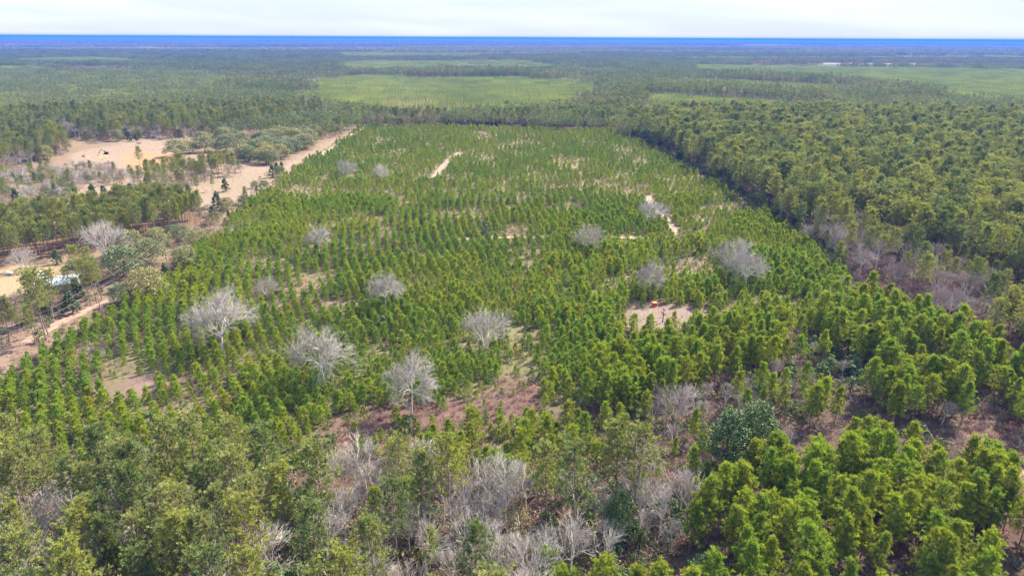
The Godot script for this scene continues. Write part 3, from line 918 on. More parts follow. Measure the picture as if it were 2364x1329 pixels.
func plant_left() -> void:
	fill(left_pines, 12.0, func(p):
		if rng.randf() < 0.8:
			grow("tall_pine", p.x, p.y, rr(11, 14.5), "slender pine in the open grove above the dry lawn", [0, 1, 3, 4][rng.randi() % 4], -1, 0.85))
	fill(left_wood, 30.0, func(p):
		var m := wide.get_noise_2d(p.x + 100, p.y)
		var r := rng.randf()
		if r < 0.55:
			grow("tall_pine", p.x, p.y, rr(11, 16), "pine in the mixed wood behind the pasture")
		elif r < 0.62 + m * 0.3:
			grow("tan_hardwood", p.x, p.y, rr(7, 11), "hardwood in the mixed wood behind the pasture")
		elif r < 0.86:
			grow("bare_tree", p.x, p.y, rr(7, 11), "leafless tree in the mixed wood behind the pasture", -1, 3 + rng.randi() % 6)
		else:
			grow("live_oak", p.x, p.y, rr(6, 9), "rounded oak in the mixed wood behind the pasture"))
	# oaks of the farmstead and of the grove beyond the pasture
	for t in [
		[Vector2(-128.4, -213.7), 10.5, 0, 2, "dark green oak beside the metal roofed barn"], [Vector2(-126.2, -226.6), 9.0, 1, 0, "open oak showing its dark forked trunk near the lane"], [Vector2(-140.1, -240.1), 8.5, 2, 1, "pale olive oak behind the dark green oak"],
		[Vector2(-132.5, -245.7), 8.0, 3, 1, "pale olive oak next to the pine grove"], [Vector2(-112.5, -223.0), 7.5, 0, 1, "grey green round oak at the edge of the young pines"], [Vector2(-110.6, -194.0), 9.5, 2, 3, "tan grey oak overhanging the young pines"],
		[Vector2(-127.5, -254.5), 7.0, 1, 0, "low olive oak beside the bush by the grove"], [Vector2(-118.0, -246.0), 7.5, 3, 1, "spreading olive oak touching the young pines"], [Vector2(-135.9, -263.5), 4.5, 2, 2, "dark round oak bush at the foot of the grove"],
		[Vector2(-115.7, -189.6), 6.5, 1, 0, "small olive oak hiding the grey shed by the lane"], [Vector2(-200.7, -293.9), 7.0, 0, 1, "pale topped oak behind the pine grove"], [Vector2(-219.1, -301.5), 7.0, 1, 1, "olive oak beside the cedar thicket"],
	]:
		grow("live_oak", t[0].x, t[0].y, t[1], "", t[3], t[2], 1.05, t[4])
	for t in [Vector2(-222.4, -454.0), Vector2(-218.9, -472.3), Vector2(-210.2, -476.3), Vector2(-198.4, -476.7), Vector2(-183.8, -469.6), Vector2(-170.0, -455.5), Vector2(-226.3, -499.8), Vector2(-214.2, -508.7), Vector2(-197.7, -502.8), Vector2(-168.8, -477.5), Vector2(-157.0, -468.5), Vector2(-184.4, -509.6), Vector2(-158.8, -514.8), Vector2(-178.3, -525.5), Vector2(-158.2, -547.6), Vector2(-215.1, -535.9), Vector2(-147.8, -487.9), Vector2(-156.8, -581.8), Vector2(-151.2, -596.3)]:
		grow("live_oak", t.x + rr(-2, 2), t.y + rr(-3, 3), rr(8.5, 12), "broad oak in the grove beyond the dry pasture", [0, 1, 1, 2, 3][rng.randi() % 5], -1, 1.2)
	for t in [Vector2(-166.3, -508.1), Vector2(-168.3, -547.3), Vector2(-157.1, -562.9), Vector2(-166.3, -626.3), Vector2(-173.2, -595.4), Vector2(-184.1, -486.8), Vector2(-248.2, -527.8), Vector2(-234.9, -535.3), Vector2(-228.4, -552.7), Vector2(-275.7, -543.6), Vector2(-193.4, -572.3), Vector2(-189.7, -594.8), Vector2(-203.9, -561.3), Vector2(-180.9, -659.4), Vector2(-201.3, -703.8)]:
		if rng.randf() < 0.5:
			grow("tan_hardwood", t.x, t.y, rr(8, 12), "hardwood beside the oak grove")
		else:
			grow("bare_tree", t.x, t.y, rr(8, 12), "leafless tree beside the oak grove", -1, 3 + rng.randi() % 6)
	for t in [
		[Vector2(-147.0, -347.5), 7.0, 0, "single dark cedar standing on open pasture by the lane"], [Vector2(-185.5, -328.6), 8.0, 1, "brownish dark cedar behind the pine grove"], [Vector2(-202.3, -324.5), 8.5, 1, "larger dark cedar of the pair at the pasture edge"], [Vector2(-199.0, -328.3), 7.0, 1, "smaller dark cedar of the pair at the pasture edge"],
		[Vector2(-224.9, -332.6), 7.0, 1, "dark cedar in the thicket by the pasture"], [Vector2(-234.5, -318.3), 7.5, 1, "dark cedar beside the olive oak"], [Vector2(-137.3, -311.5), 8.0, 1, "dark cedar leaning over the lane by the young pines"], [Vector2(-132.6, -295.2), 5.0, 0, "small round cedar below the pine grove"],
		[Vector2(-135.8, -384.8), 7.5, 0, "slim dark cedar nearest the lane in the line of cedars"], [Vector2(-136.7, -395.2), 7.0, 0, "slim cedar in the line along the lane"], [Vector2(-136.3, -403.4), 6.0, 2, "brownish cedar in the line along the lane"], [Vector2(-196.4, -365.1), 6.5, 0, "dark cedar among pale leafless trees by the pasture"],
		[Vector2(-288.6, -521.8), 6.0, 0, "small dark cedar at the far edge of the pasture"], [Vector2(-284.3, -524.2), 5.5, 1, "smaller dark cedar at the far edge of the pasture"], [Vector2(-158.9, -227.1), 5.5, 1, "dark cedar bush at the foot of the pine grove"], [Vector2(-113.1, -211.8), 6.0, 0, "dark cedar by the lane among the oaks"], [Vector2(-103.0, -209.8), 5.0, 0, "dark cedar between oaks and young pines"],
		[Vector2(-130.3, -178.4), 8.0, 1, "dark cedar beneath the lane side pines"], [Vector2(-126.1, -181.7), 7.5, 1, "dark green cedar behind the overhead wires"], [Vector2(-131.5, -193.7), 7.0, 1, "dark cedar below the barn roof"], [Vector2(-108.6, -175.5), 3.0, 1, "low dark cedar by the young pines"],
	]:
		grow("red_cedar", t[0].x, t[0].y, t[1], "", t[2], -1, 1.15, t[3])
	for t in [
		[Vector2(-122.0, -163.5), 19.0, "tallest pine, bare straight trunk, beside the reddish lane"], [Vector2(-123.8, -167.4), 17.5, "tall pine next to the tallest one by the lane"], [Vector2(-121.9, -159.8), 11.0, "slim small pine at the lane edge"], [Vector2(-127.6, -175.6), 15.0, "pine with a pale trunk behind the lane side pair"],
		[Vector2(-124.7, -188.5), 14.0, "pine with a dark trunk over the overhead wires"], [Vector2(-123.9, -190.2), 12.5, "slim pine by the lane near the grey shed"], [Vector2(-124.4, -193.8), 13.0, "slim pine beside the grey shed"],
		[Vector2(-135.0, -202.0), 14.0, "yellowish pine against the barn roof"], [Vector2(-132.8, -203.3), 13.0, "brown tinged pine beside the dark green oak"], [Vector2(-130.9, -167.3), 7.5, "shorter pine leaning over the lawn"],
		[Vector2(-130.7, -162.3), 12.0, "bushy pine at the end of the lane"], [Vector2(-138.6, -167.8), 13.0, "bushy pine beside the lane end"], [Vector2(-134.4, -169.3), 8.0, "bushy pine below the arching dead tree"], [Vector2(-145.1, -178.2), 9.0, "bushy pine at the edge of the dry lawn"],
		[Vector2(-130.8, -188.4), 11.0, "pine tangled with cedars behind the wires"], [Vector2(-130.0, -177.5), 12.0, "dense pine under the arching dead tree"],
		[Vector2(-155.4, -389.5), 9.0, "single pine on the open pasture beside the lane"], [Vector2(-159.1, -341.0), 9.0, "pine at the open end of the pasture"], [Vector2(-154.1, -347.3), 8.5, "round pine at the open end of the pasture"], [Vector2(-215.6, -395.9), 15.0, "tallest pine beside the orange soil"],
		[Vector2(-234.3, -358.6), 9.0, "small pine at the pasture thicket"], [Vector2(-127.6, -320.5), 8.0, "small pine by the lane bend"],
	]:
		grow("tall_pine", t[0].x, t[0].y, t[1], "", 3, -1, 0.95, t[2])
	grow("bare_tree", Vector2(-144.4, -232.3).x, Vector2(-144.4, -232.3).y, 15.0 * 12.0 / 9.0, "", 1, 7, 0.9, "large silver bare tree with upright limbs before the pine grove")
	grow("bare_tree", Vector2(-164.7, -219.9).x, Vector2(-164.7, -219.9).y, 8.0 * 12.0 / 9.0, "", 1, 8, 1.0, "small silver bare tree at the edge of the lawn")
	fill(PackedVector2Array([Vector2(-208.6, -370.7), Vector2(-192.0, -396.5), Vector2(-178.4, -425.7), Vector2(-157.1, -397.4), Vector2(-166.4, -365.8), Vector2(-176.8, -343.7), Vector2(-194.7, -348.5)]), 15.0, func(p):
		var r := rng.randf()
		if r < 0.4:
			grow("tall_pine", p.x, p.y, rr(9, 13), "pine in the thicket between the two pastures", [0, 1, 3][rng.randi() % 3])
		elif r < 0.6:
			grow("bare_tree", p.x, p.y, rr(6, 9), "leafless tree in the thicket between the pastures", 1, 3 + rng.randi() % 6)
		elif r < 0.75:
			grow("tan_hardwood", p.x, p.y, rr(5, 8), "hardwood in the thicket between the pastures"))
	fill(PackedVector2Array([Vector2(-285.6, -308.5), Vector2(-236.5, -309.5), Vector2(-212.9, -323.3), Vector2(-225.3, -358.8), Vector2(-204.9, -359.2), Vector2(-221.8, -395.8), Vector2(-258.9, -394.8), Vector2(-293.9, -391.3), Vector2(-346.1, -379.6)]), 17.0, func(p):
		var r := rng.randf()
		if r < 0.2:
			grow("bare_tree", p.x, p.y, rr(6, 10), "leafless tree scattered over the rough pasture", -1, 3 + rng.randi() % 6)
		elif r < 0.42:
			grow("tan_hardwood", p.x, p.y, rr(4, 7), "hardwood scattered over the rough pasture")
		elif r < 0.55:
			grow("tall_pine", p.x, p.y, rr(7, 10), "pine scattered over the rough pasture")
		elif r < 0.7:
			grow("live_oak", p.x, p.y, rr(3, 5), "oak scattered over the rough pasture"))
	fill(PackedVector2Array([Vector2(-177.8, -438.4), Vector2(-152.3, -420.3), Vector2(-148.0, -449.3), Vector2(-147.8, -487.9), Vector2(-151.0, -552.9), Vector2(-148.3, -623.8), Vector2(-162.7, -660.1), Vector2(-180.4, -601.1), Vector2(-192.9, -529.6)]), 70.0, func(p):
		var r := rng.randf()
		if r < 0.5:
			grow("live_oak", p.x, p.y, rr(7, 10.5), "oak at the inner edge of the grove by the farm track", -1, -1, 1.2)
		elif r < 0.7:
			grow("bare_tree", p.x, p.y, rr(6, 10), "leafless tree at the inner edge of the oak grove", -1, 3 + rng.randi() % 6)
		elif r < 0.88:
			grow("tan_hardwood", p.x, p.y, rr(6, 9), "hardwood at the inner edge of the oak grove"))
	fill(PackedVector2Array([Vector2(-128.2, -263.7), Vector2(-130.7, -295.3), Vector2(-133.8, -334.6), Vector2(-137.7, -384.8), Vector2(-135.5, -404.8), Vector2(-127.0, -366.8), Vector2(-126.0, -313.5), Vector2(-121.0, -267.0)]), 40.0, func(p):
		var r := rng.randf()
		if r < 0.25:
			grow("red_cedar", p.x, p.y, rr(3, 6), "cedar beside the sandy strip along the young pines")
		elif r < 0.5:
			grow("live_oak", p.x, p.y, rr(3, 6), "oak beside the sandy strip along the young pines")
		elif r < 0.7:
			grow("tan_hardwood", p.x, p.y, rr(3, 6), "hardwood beside the sandy strip along the young pines"))
	# wood along the far end of the young pines
	fill(PackedVector2Array([Vector2(-159.4, -646.4), Vector2(-32.9, -634.7), Vector2(83.5, -623.2), Vector2(116.8, -637.3), Vector2(117.0, -686.3), Vector2(50.0, -698.8), Vector2(-34.1, -658.3), Vector2(-140.7, -683.0), Vector2(-169.6, -689.4)]), 24.0, func(p):
		var r := rng.randf()
		if r < 0.5:
			grow("tall_pine", p.x, p.y, rr(9, 15), "pine in the belt at the far end of the young pines")
		elif r < 0.75:
			grow("bare_tree", p.x, p.y, rr(7, 11), "leafless tree in the belt at the far end", -1, 3 + rng.randi() % 6)
		else:
			grow("live_oak", p.x, p.y, rr(5, 8), "oak in the belt at the far end of the young pines"), 40.0)
	fill(PackedVector2Array([Vector2(55.1, -655.0), Vector2(84.3, -629.6), Vector2(112.9, -637.1), Vector2(135.5, -744.0), Vector2(167.8, -867.6), Vector2(181.1, -1004.2), Vector2(156.0, -1087.2), Vector2(126.4, -915.1), Vector2(91.6, -759.9)]), 26.0, func(p):
		if rng.randf() < 0.85:
			grow("tall_pine", p.x, p.y, rr(9, 14), "pine in the curving belt beyond the young pines"))

func clump(n: int, across: float, hs: Vector2, wide_: float, cols: Array, tris: int, size: float, rows := false) -> ArrayMesh:
	# a piece of distant wood: each tree a stem and a crown of loose sprays
	var s := Shape.new()
	var side := int(sqrt(float(n)))
	for i in n:
		var x := ((i % side) + 0.5) / side - 0.5
		var z := (float(i / side) + 0.5) / side - 0.5
		var p := Vector3(x * across, 0, z * across)
		if rows:
			p += Vector3(rr(-0.3, 0.3), 0, rr(-0.8, 0.8))
		else:
			p += Vector3(rr(-0.5, 0.5), 0, rr(-0.5, 0.5)) * across / side
		var h := rr(hs.x, hs.y)
		var w := wide_ * rr(0.8, 1.2)
		var col: Color = cols[rng.randi() % cols.size()]
		if tris > 20:
			var sd := vc(Color(0.16, 0.13, 0.11))
			s.tri(p + Vector3(-0.14, 0, 0), p + Vector3(0.14, 0, 0), p + Vector3(0, h * 0.8, 0), sd)
		for k in tris:
			var f := pow(rng.randf(), 0.7)
			var y := lerpf(0.3 if not rows else 0.1, 1.0, f) * h
			var env := sqrt(maxf(0.05, 1.0 - pow(f * 1.2 - 0.25, 2.0))) if not rows else (1.1 - f)
			var a := rr(0, TAU)
			var q := p + Vector3(cos(a), 0, sin(a)) * w * 0.5 * env * sqrt(rng.randf()) + Vector3(0, y, 0)
			var d := (ball() + Vector3(cos(a), 0.7, sin(a)) * 0.6).normalized() * size * rr(0.7, 1.3)
			var e := d.cross(ball()).normalized() * size * 0.42
			s.tri(q - e - d * 0.4, q + e - d * 0.4, q + d * 0.7, vc(shade(col, 0.2)))
	return s.mesh(leaf_mat("distant leaves", Color(1, 1, 1), 0.8, 0.9))

func plant_far() -> void:
	var green := [Color(0.225, 0.275, 0.085), Color(0.24, 0.285, 0.09)]
	var wood := [Color(0.15, 0.18, 0.075), Color(0.16, 0.185, 0.075), Color(0.125, 0.15, 0.07), Color(0.25, 0.21, 0.17)]
	var rows_mesh := [clump(49, 24.0, Vector2(6, 7.5), 3.2, green, 34, 0.75, true), clump(49, 24.0, Vector2(6, 7.5), 3.2, green, 34, 0.75, true)]
	var wood_mesh := [clump(25, 26.0, Vector2(10, 16), 5.5, wood.slice(0, 3), 60, 0.95), clump(25, 26.0, Vector2(9, 17), 5.5, wood.slice(0, 3) + wood, 60, 0.95), clump(25, 26.0, Vector2(8, 15), 5.5, [wood[0], wood[3], Color(0.17, 0.14, 0.1), wood[2]], 60, 0.95)]
	var grove_mesh := [clump(144, 130.0, Vector2(9, 17), 10.0, wood, 16, 3.4), clump(144, 130.0, Vector2(8, 18), 10.0, [wood[0], wood[2], wood[3]], 16, 3.4)]
	var tints := [Color(1, 1, 1), Color(1.15, 1.1, 0.95), Color(0.88, 0.92, 0.88), Color(1.1, 1.02, 0.98), Color(0.8, 0.86, 0.8)]
	var spread_rows := [[], []]
	var spread_wood := [[], [], []]
	var spread_grove := [[], []]
	var step := 24.0
	var d := 560.0
	while d < 3600.0:
		var half := d * 0.80 + 40.0
		var x := -floorf(half / step) * step
		while x < half:
			var p := Vector2(x, -d)
			var planted := false
			for poly in [plantation, right_wood, left_wood, pasture]:
				if inside(p, poly):
					planted = true
			if planted and d < 880.0:
				x += step
				continue
			var open := false
			for poly in far_fields:
				open = open or inside(p, poly)
			var belt := false
			for poly in far_belts:
				belt = belt or inside(p, poly)
			var lines := false
			for poly in far_rows:
				lines = lines or inside(p, poly)
			var q := wide.get_noise_2d(x * 0.12, d * 0.12)
			var lot := parcel(x, d, 330.0)
			if open:
				pass
			elif belt:
				spread_wood[rng.randi() % 3].append({"p": Vector3(x, -0.1, -d), "s": rr(1.15, 1.45), "w": 0.9, "turn": rr(0, TAU), "t": rng.randi() % 5})
			elif inside(p, far_rows[1]) and rng.randf() < 0.55:
				spread_wood[rng.randi() % 2].append({"p": Vector3(x, -0.1, -d), "s": rr(0.6, 0.85), "w": 1.2, "turn": rr(0, TAU), "t": rng.randi() % 2})
			elif lines or (d > 1500.0 and lot < 0.3):
				spread_rows[rng.randi() % 2].append({"p": Vector3(x, -0.1, -d), "s": rr(0.75, 1.0), "w": 1.15, "turn": 0.12 + rr(-0.02, 0.02), "t": [0, 1, 2, 3][int(clampf(wide.get_noise_2d(x * 0.5, d * 0.5) * 3.0 + 2.0 + rr(-0.4, 0.4), 0, 3))]})
			elif d > 1500.0 and lot > 0.9 and rng.randf() < 0.93:
				pass
			elif q > -0.42 or rng.randf() < 0.4:
				var mixed := 2 if (lot > 0.8 or q < -0.25) and rng.randf() < 0.75 else rng.randi() % 2
				spread_wood[mixed].append({"p": Vector3(x + rr(-3, 3), -0.1, -d + rr(-3, 3)), "s": rr(0.75, 1.05), "w": 1.0, "turn": rr(0, TAU), "t": [0, 2, 2, 3, 4][rng.randi() % 5]})
			x += step
		d += step
	d = 3600.0
	while d < 13200.0:
		var half := d * 0.80 + 100.0
		var x := -half + rr(0, 60)
		while x < half:
			var q := wide.get_noise_2d(x * 0.03, d * 0.05)
			var lot := parcel(x, d * 0.6, 700.0)
			if lot < 0.86:
				spread_grove[rng.randi() % 2].append({"p": Vector3(x + rr(-20, 20), -0.1, -d + rr(-20, 20)), "s": rr(0.8, 1.1), "w": 1.0, "turn": rr(0, TAU), "t": [0, 2, 4, 3, 1][int(lot * 40.0) % 5]})
			x += 125.0
		d += 125.0 if d < 8000.0 else 160.0
	var host := base("distant_plantation", Vector3.ZERO)
	tag(host, "even green pine plantations planted in lines beyond the belt", "forest", "", "stuff")
	for i in 2:
		scatter("pine_lines", rows_mesh[i], spread_rows[i], tints, host)
	host = base("distant_forest", Vector3.ZERO)
	tag(host, "dark mixed woods and tree belts of the middle distance", "forest", "", "stuff")
	for i in 3:
		scatter("mixed_wood", wood_mesh[i], spread_wood[i], tints, host)
	host = base("horizon_forest", Vector3.ZERO)
	tag(host, "blue hazy forest stretching to the horizon", "forest", "", "stuff")
	for i in 2:
		scatter("hazy_wood", grove_mesh[i], spread_grove[i], tints, host)

func parcel(x: float, d: float, size: float) -> float:
	# which of the random land parcels a point lies in, as a number from 0 to 1
	var u := x * 0.97 + d * 0.24 + fine.get_noise_2d(x * 0.06, d * 0.06) * 90.0
	var w := d * 0.97 - x * 0.24 + fine.get_noise_2d(d * 0.06, x * 0.06) * 90.0
	return fposmod(sin(floorf(u / size / 1.8) * 12.99 + floorf(w / size) * 78.23) * 43758.5, 1.0)

func plant_brush() -> void:
	var mats := leaf_mat("brush", Color(1, 1, 1), 0.9, 0.15)
	var meshes := [
		brush(1.3, 1.8, 26, Color(0.26, 0.2, 0.18), 14, Color(0.2, 0.1, 0.075)).mesh(mats), brush(1.0, 1.6, 22, Color(0.33, 0.27, 0.25), 0, Color.WHITE).mesh(mats),
		brush(0.8, 1.3, 30, Color(0.34, 0.26, 0.14), 0, Color.WHITE).mesh(mats), brush(1.2, 1.7, 16, Color(0.22, 0.17, 0.14), 44, Color(0.15, 0.18, 0.05)).mesh(mats),
		brush(0.9, 1.6, 16, Color(0.2, 0.13, 0.11), 40, Color(0.22, 0.11, 0.085)).mesh(mats), brush(1.4, 2.0, 14, Color(0.24, 0.2, 0.17), 60, Color(0.20, 0.18, 0.10)).mesh(mats),
	]
	var lists := [[], [], [], [], [], []]
	var put := func(p: Vector2, which: Array, s: float) -> void:
		if near_track(p, 1.7):
			return
		lists[which[rng.randi() % which.size()]].append({"p": Vector3(p.x, 0, p.y), "s": s, "w": rr(0.8, 1.4), "turn": rr(0, TAU), "t": rng.randi() % 4})
	fill(plantation, 3.8, func(p):
		var d: float = -p.y
		if inside(p, feeder_yard) or inside(p, patch_a):
			if rng.randf() < 0.1:
				put.call(p, [2, 1], rr(0.4, 0.7))
			return
		if d > 380.0 and rng.randf() < 0.4:
			return
		if rng.randf() < 0.05 and d < 330.0:
			grow("shrub", p.x, p.y, rr(1.2, 2.4), "bush between the planted rows" if d < 200.0 else "bush in the upper rows")
		elif inside(p, opening):
			put.call(p, [0, 4, 4, 5], rr(0.6, 1.2))
		elif d > 300.0:
			put.call(p, [2, 2, 3, 3, 5], rr(0.6, 1.2))
		else:
			put.call(p, [0, 1, 2, 3, 3, 3, 4, 5], rr(0.45, 1.1)))
	fill(PackedVector2Array([Vector2(-300, -330), Vector2(300, -330), Vector2(90, -60), Vector2(-90, -60)]), 6.0, func(p):
		for poly in [plantation, pasture, lawn, feeder_yard, swamp, bramble, right_front, verge, left_pines]:
			if inside(p, poly):
				return
		put.call(p, [0, 0, 1, 3, 4, 5], rr(0.8, 1.8)))
	fill(swamp, 3.2, func(p): put.call(p, [0, 3, 3, 3, 5], rr(0.9, 2.0)))
	fill(bramble, 3.0, func(p): put.call(p, [0, 1, 3, 4, 5], rr(0.8, 1.7)))
	fill(right_front, 5.0, func(p): put.call(p, [0, 0, 1, 4, 3], rr(0.8, 1.6)))
	fill(right_strip, 5.0, func(p): put.call(p, [0, 0, 1, 4, 3], rr(0.8, 1.6)))
	fill(right_mid, 5.0, func(p): put.call(p, [0, 0, 1, 4, 3], rr(0.8, 1.6)))
	fill(centre_front, 4.0, func(p): put.call(p, [0, 1, 3, 4, 5], rr(0.8, 1.6)))
	fill(track_margin, 3.0, func(p): put.call(p, [0, 0, 4, 4], rr(0.6, 1.3)))
	fill(right_bare, 6.0, func(p): put.call(p, [0, 0, 4], rr(0.9, 2.0)))
	fill(verge, 3.4, func(p):
		if rng.randf() < 0.75:
			put.call(p, [1, 2, 2, 2, 5, 3], rr(0.4, 1.0)))
	fill(verge, 55.0, func(p):
		if rng.randf() < 0.55:
			grow("shrub", p.x, p.y, rr(1.2, 3.2), "bush on the rough verge beside the young pines"))
	fill(left_wood, 12.0, func(p): put.call(p, [1, 2, 3, 5], rr(0.8, 1.6)))
	fill(right_wood, 10.0, func(p):
		if p.y > -420.0:
			put.call(p, [0, 0, 3, 4], rr(0.8, 1.8)))
	fill(PackedVector2Array([Vector2(-109.1, -159.9), Vector2(-110.1, -190.4), Vector2(-102.8, -194.1), Vector2(-93.9, -180.5), Vector2(-101.5, -171.1), Vector2(-101.5, -152.4), Vector2(-109.2, -147.6)]), 3.0, func(p): put.call(p, [1, 1, 0, 5], rr(0.9, 1.5)))
	fill(pasture, 24.0, func(p):
		if not inside(p, bare_soil):
			put.call(p, [2, 1], rr(0.3, 0.7)))
	var host := base("undergrowth", Vector3.ZERO)
	tag(host, "brown brush, briars and dead grass growing under and between the pines", "undergrowth", "", "stuff")
	for i in 6:
		scatter("brushwood", meshes[i], lists[i], [Color(1, 1, 1), Color(1.2, 1.1, 1.05), Color(0.8, 0.8, 0.85), Color(1.0, 0.88, 0.85)], host)

func finish_plants() -> void:
	plant_out("young_pine", 300, "pine tree", "young pines set out in rows", "young_pine_plantation", "young green pines in planted rows filling the whole clearing")
	plant_out("stand_pine", 300, "pine tree", "half grown pines", "pine_stand", "half grown pines further inside the dense stands")
	plant_out("tall_pine", 300, "pine tree", "tall pines", "pine_wood", "tall grey green pines of the wide closed wood")
	plant_out("bare_tree", 300, "bare tree", "leafless hardwoods", "bare_wood", "leafless trees scattered through the further woods")
	plant_out("live_oak", 300, "oak tree", "rounded oaks", "oak_wood", "rounded oaks of the further woods")
	plant_out("magnolia", 300, "magnolia tree", "magnolias", "magnolia_wood", "magnolias")
	plant_out("red_cedar", 300, "cedar tree", "cedars", "cedar_wood", "cedars")
	plant_out("tan_hardwood", 300, "hardwood tree", "hardwoods", "hardwood_wood", "hardwoods of the further woods")
	plant_out("shrub", 300, "shrub", "evergreen bushes", "shrub_layer", "bushes scattered between further rows")


# ---------------------------------------------------------------- farm, hut and other built things

func solid(called: String, parent: Node, mat: Material, boxes: Array) -> MeshInstance3D:
	var s := Shape.new()
	for b in boxes:
		s.box(b[0], b[1], Color.WHITE, b[2] if b.size() > 2 else Basis.IDENTITY)
	return part(called, s.mesh(mat), parent)

func wheel(parent: Node, at: Vector3, r: float, w: float, mat: Material) -> void:
	var s := Shape.new()
	var n := 12
	for i in n:
		var a := TAU * i / n
		var b := TAU * (i + 1) / n
		var p := Vector3(cos(a) * r, sin(a) * r, 0)
		var q := Vector3(cos(b) * r, sin(b) * r, 0)
		var k := Vector3(0, 0, w / 2)
		s.quad(at + p - k, at + p + k, at + q + k, at + q - k, Color.WHITE)
		s.tri(at + k, at + q + k, at + p + k, Color.WHITE)
		s.tri(at - k, at + p - k, at + q - k, Color.WHITE)
	part("wheel", s.mesh(mat), parent)

func make_farm() -> void:
	var white := plain_mat("white painted metal", Color(0.72, 0.74, 0.78), 0.45, 0.1)
	var tin := plain_mat("galvanised roofing", Color(0.55, 0.58, 0.63), 0.6, 0.0)
	var timber := plain_mat("grey boards", Color(0.24, 0.2, 0.17), 0.9)
	var black := plain_mat("dark paint", Color(0.025, 0.027, 0.032), 0.4)
	var rubber := plain_mat("tyre rubber", Color(0.02, 0.02, 0.02), 0.9)
	var glass := plain_mat("dark glass", Color(0.02, 0.025, 0.03), 0.1)
	var orange := plain_mat("orange red paint", Color(0.55, 0.1, 0.045), 0.6)
	var dark := plain_mat("dead wood", Color(0.06, 0.045, 0.035), 0.95)
	# barn: gabled metal roof of separate ribbed sheets
	var g := Vector2(-141.8, -201.9)
	var o := base("barn", Vector3(g.x, 0, g.y), deg_to_rad(20))
	tag(o, "barn with a pale metal roof among trees by the dry lawn", "barn")
	solid("wall", o, timber, [[Vector3(0, 1.5, 4.0), Vector3(11, 3.0, 0.16)], [Vector3(0, 1.5, -4.0), Vector3(11, 3.0, 0.16)], [Vector3(5.42, 1.5, 0), Vector3(0.16, 3.0, 7.84)], [Vector3(-5.42, 1.5, 0), Vector3(0.16, 3.0, 7.84)]])
	var slope := atan2(1.5, 4.4)
	for side in [-1, 1]:
		for i in 12:
			var b := Basis(Vector3.RIGHT, slope * side)
			var at := Vector3(-5.5 + i * 1.0, 3.72 + (0.012 if i % 2 else 0.0), 2.2 * side)
			solid("roof_sheet", o, tin, [[at, Vector3(0.994, 0.04, 4.75), b], [at + b * Vector3(0.46, 0.04, 0), Vector3(0.05, 0.05, 4.74), b]])
	solid("ridge_cap", o, tin, [[Vector3(0, 4.53, 0), Vector3(12.1, 0.06, 0.4)]])
	solid("door", o, plain_mat("barn door", Color(0.12, 0.09, 0.07)), [[Vector3(-1.5, 1.2, 4.12), Vector3(2.6, 2.4, 0.06)]])
	# grey shed
	g = Vector2(-123.2, -199.1)
	o = base("shed", Vector3(g.x, 0, g.y), deg_to_rad(-20))
	tag(o, "small grey shed under the oaks by the lane", "shed")
	solid("wall", o, timber, [[Vector3(0, 1.0, 1.2), Vector3(2.6, 2.0, 0.1)], [Vector3(0, 1.0, -1.2), Vector3(2.6, 2.0, 0.1)], [Vector3(1.25, 1.0, 0), Vector3(0.1, 2.0, 2.3)], [Vector3(-1.25, 1.0, 0), Vector3(0.1, 2.0, 2.3)]])
	solid("roof", o, plain_mat("weathered tin", Color(0.15, 0.15, 0.155), 0.8), [[Vector3(0, 2.16, 0), Vector3(3.0, 0.08, 2.9), Basis(Vector3.RIGHT, 0.12)]])
	solid("door", o, black, [[Vector3(0.3, 0.9, 1.27), Vector3(0.8, 1.7, 0.05)]])
	# dark car by the barn
	g = Vector2(-151.0, -221.5)
	o = base("parked_car", Vector3(g.x, 0, g.y), deg_to_rad(12))
	tag(o, "dark car parked on the lawn behind the barn roof", "car")
	solid("body", o, black, [[Vector3(0, 0.62, 0), Vector3(4.4, 0.6, 1.75)], [Vector3(-0.2, 1.12, 0), Vector3(2.3, 0.5, 1.5)]])
	solid("window", o, glass, [[Vector3(-0.2, 1.12, 0.76), Vector3(2.0, 0.34, 0.02)], [Vector3(-0.2, 1.12, -0.76), Vector3(2.0, 0.34, 0.02)]])
	for x in [-1.4, 1.4]:
		for z in [-0.8, 0.8]:
			wheel(o, Vector3(x, 0.33, z), 0.33, 0.2, rubber)
	# white tank
	g = Vector2(-167.4, -215.8)
	o = base("fuel_tank", Vector3(g.x, 0, g.y), deg_to_rad(-15))
	tag(o, "small white tank lying on the dry lawn", "tank")
	var tank := CapsuleMesh.new()
	tank.radius = 0.5
	tank.height = 2.8
	tank.material = white
	var tk := part("tank_body", tank, o)
	tk.rotation.z = PI / 2
	tk.position = Vector3(0, 0.75, 0)
	solid("leg", o, timber, [[Vector3(-0.7, 0.15, 0), Vector3(0.15, 0.4, 0.6)]])
	solid("leg", o, timber, [[Vector3(0.7, 0.15, 0), Vector3(0.15, 0.4, 0.6)]])
	# small utility cart
	g = Vector2(-156.1, -215.1)
	o = base("utility_cart", Vector3(g.x, 0, g.y), deg_to_rad(40))
	tag(o, "small white utility cart on the lawn beside the arching dead tree", "cart")
	solid("body", o, white, [[Vector3(0, 0.5, 0), Vector3(2.0, 0.4, 1.1)]])
	solid("roof", o, white, [[Vector3(0, 1.62, 0), Vector3(1.5, 0.06, 1.1)]])
	solid("seat", o, black, [[Vector3(-0.3, 0.85, 0), Vector3(0.5, 0.3, 1.0)]])
	for x in [-0.65, 0.65]:
		for z in [-0.48, 0.48]:
			solid("roof_post", o, black, [[Vector3(x, 1.15, z), Vector3(0.05, 0.9, 0.05)]])
			wheel(o, Vector3(x, 0.26, z * 1.05), 0.26, 0.16, rubber)
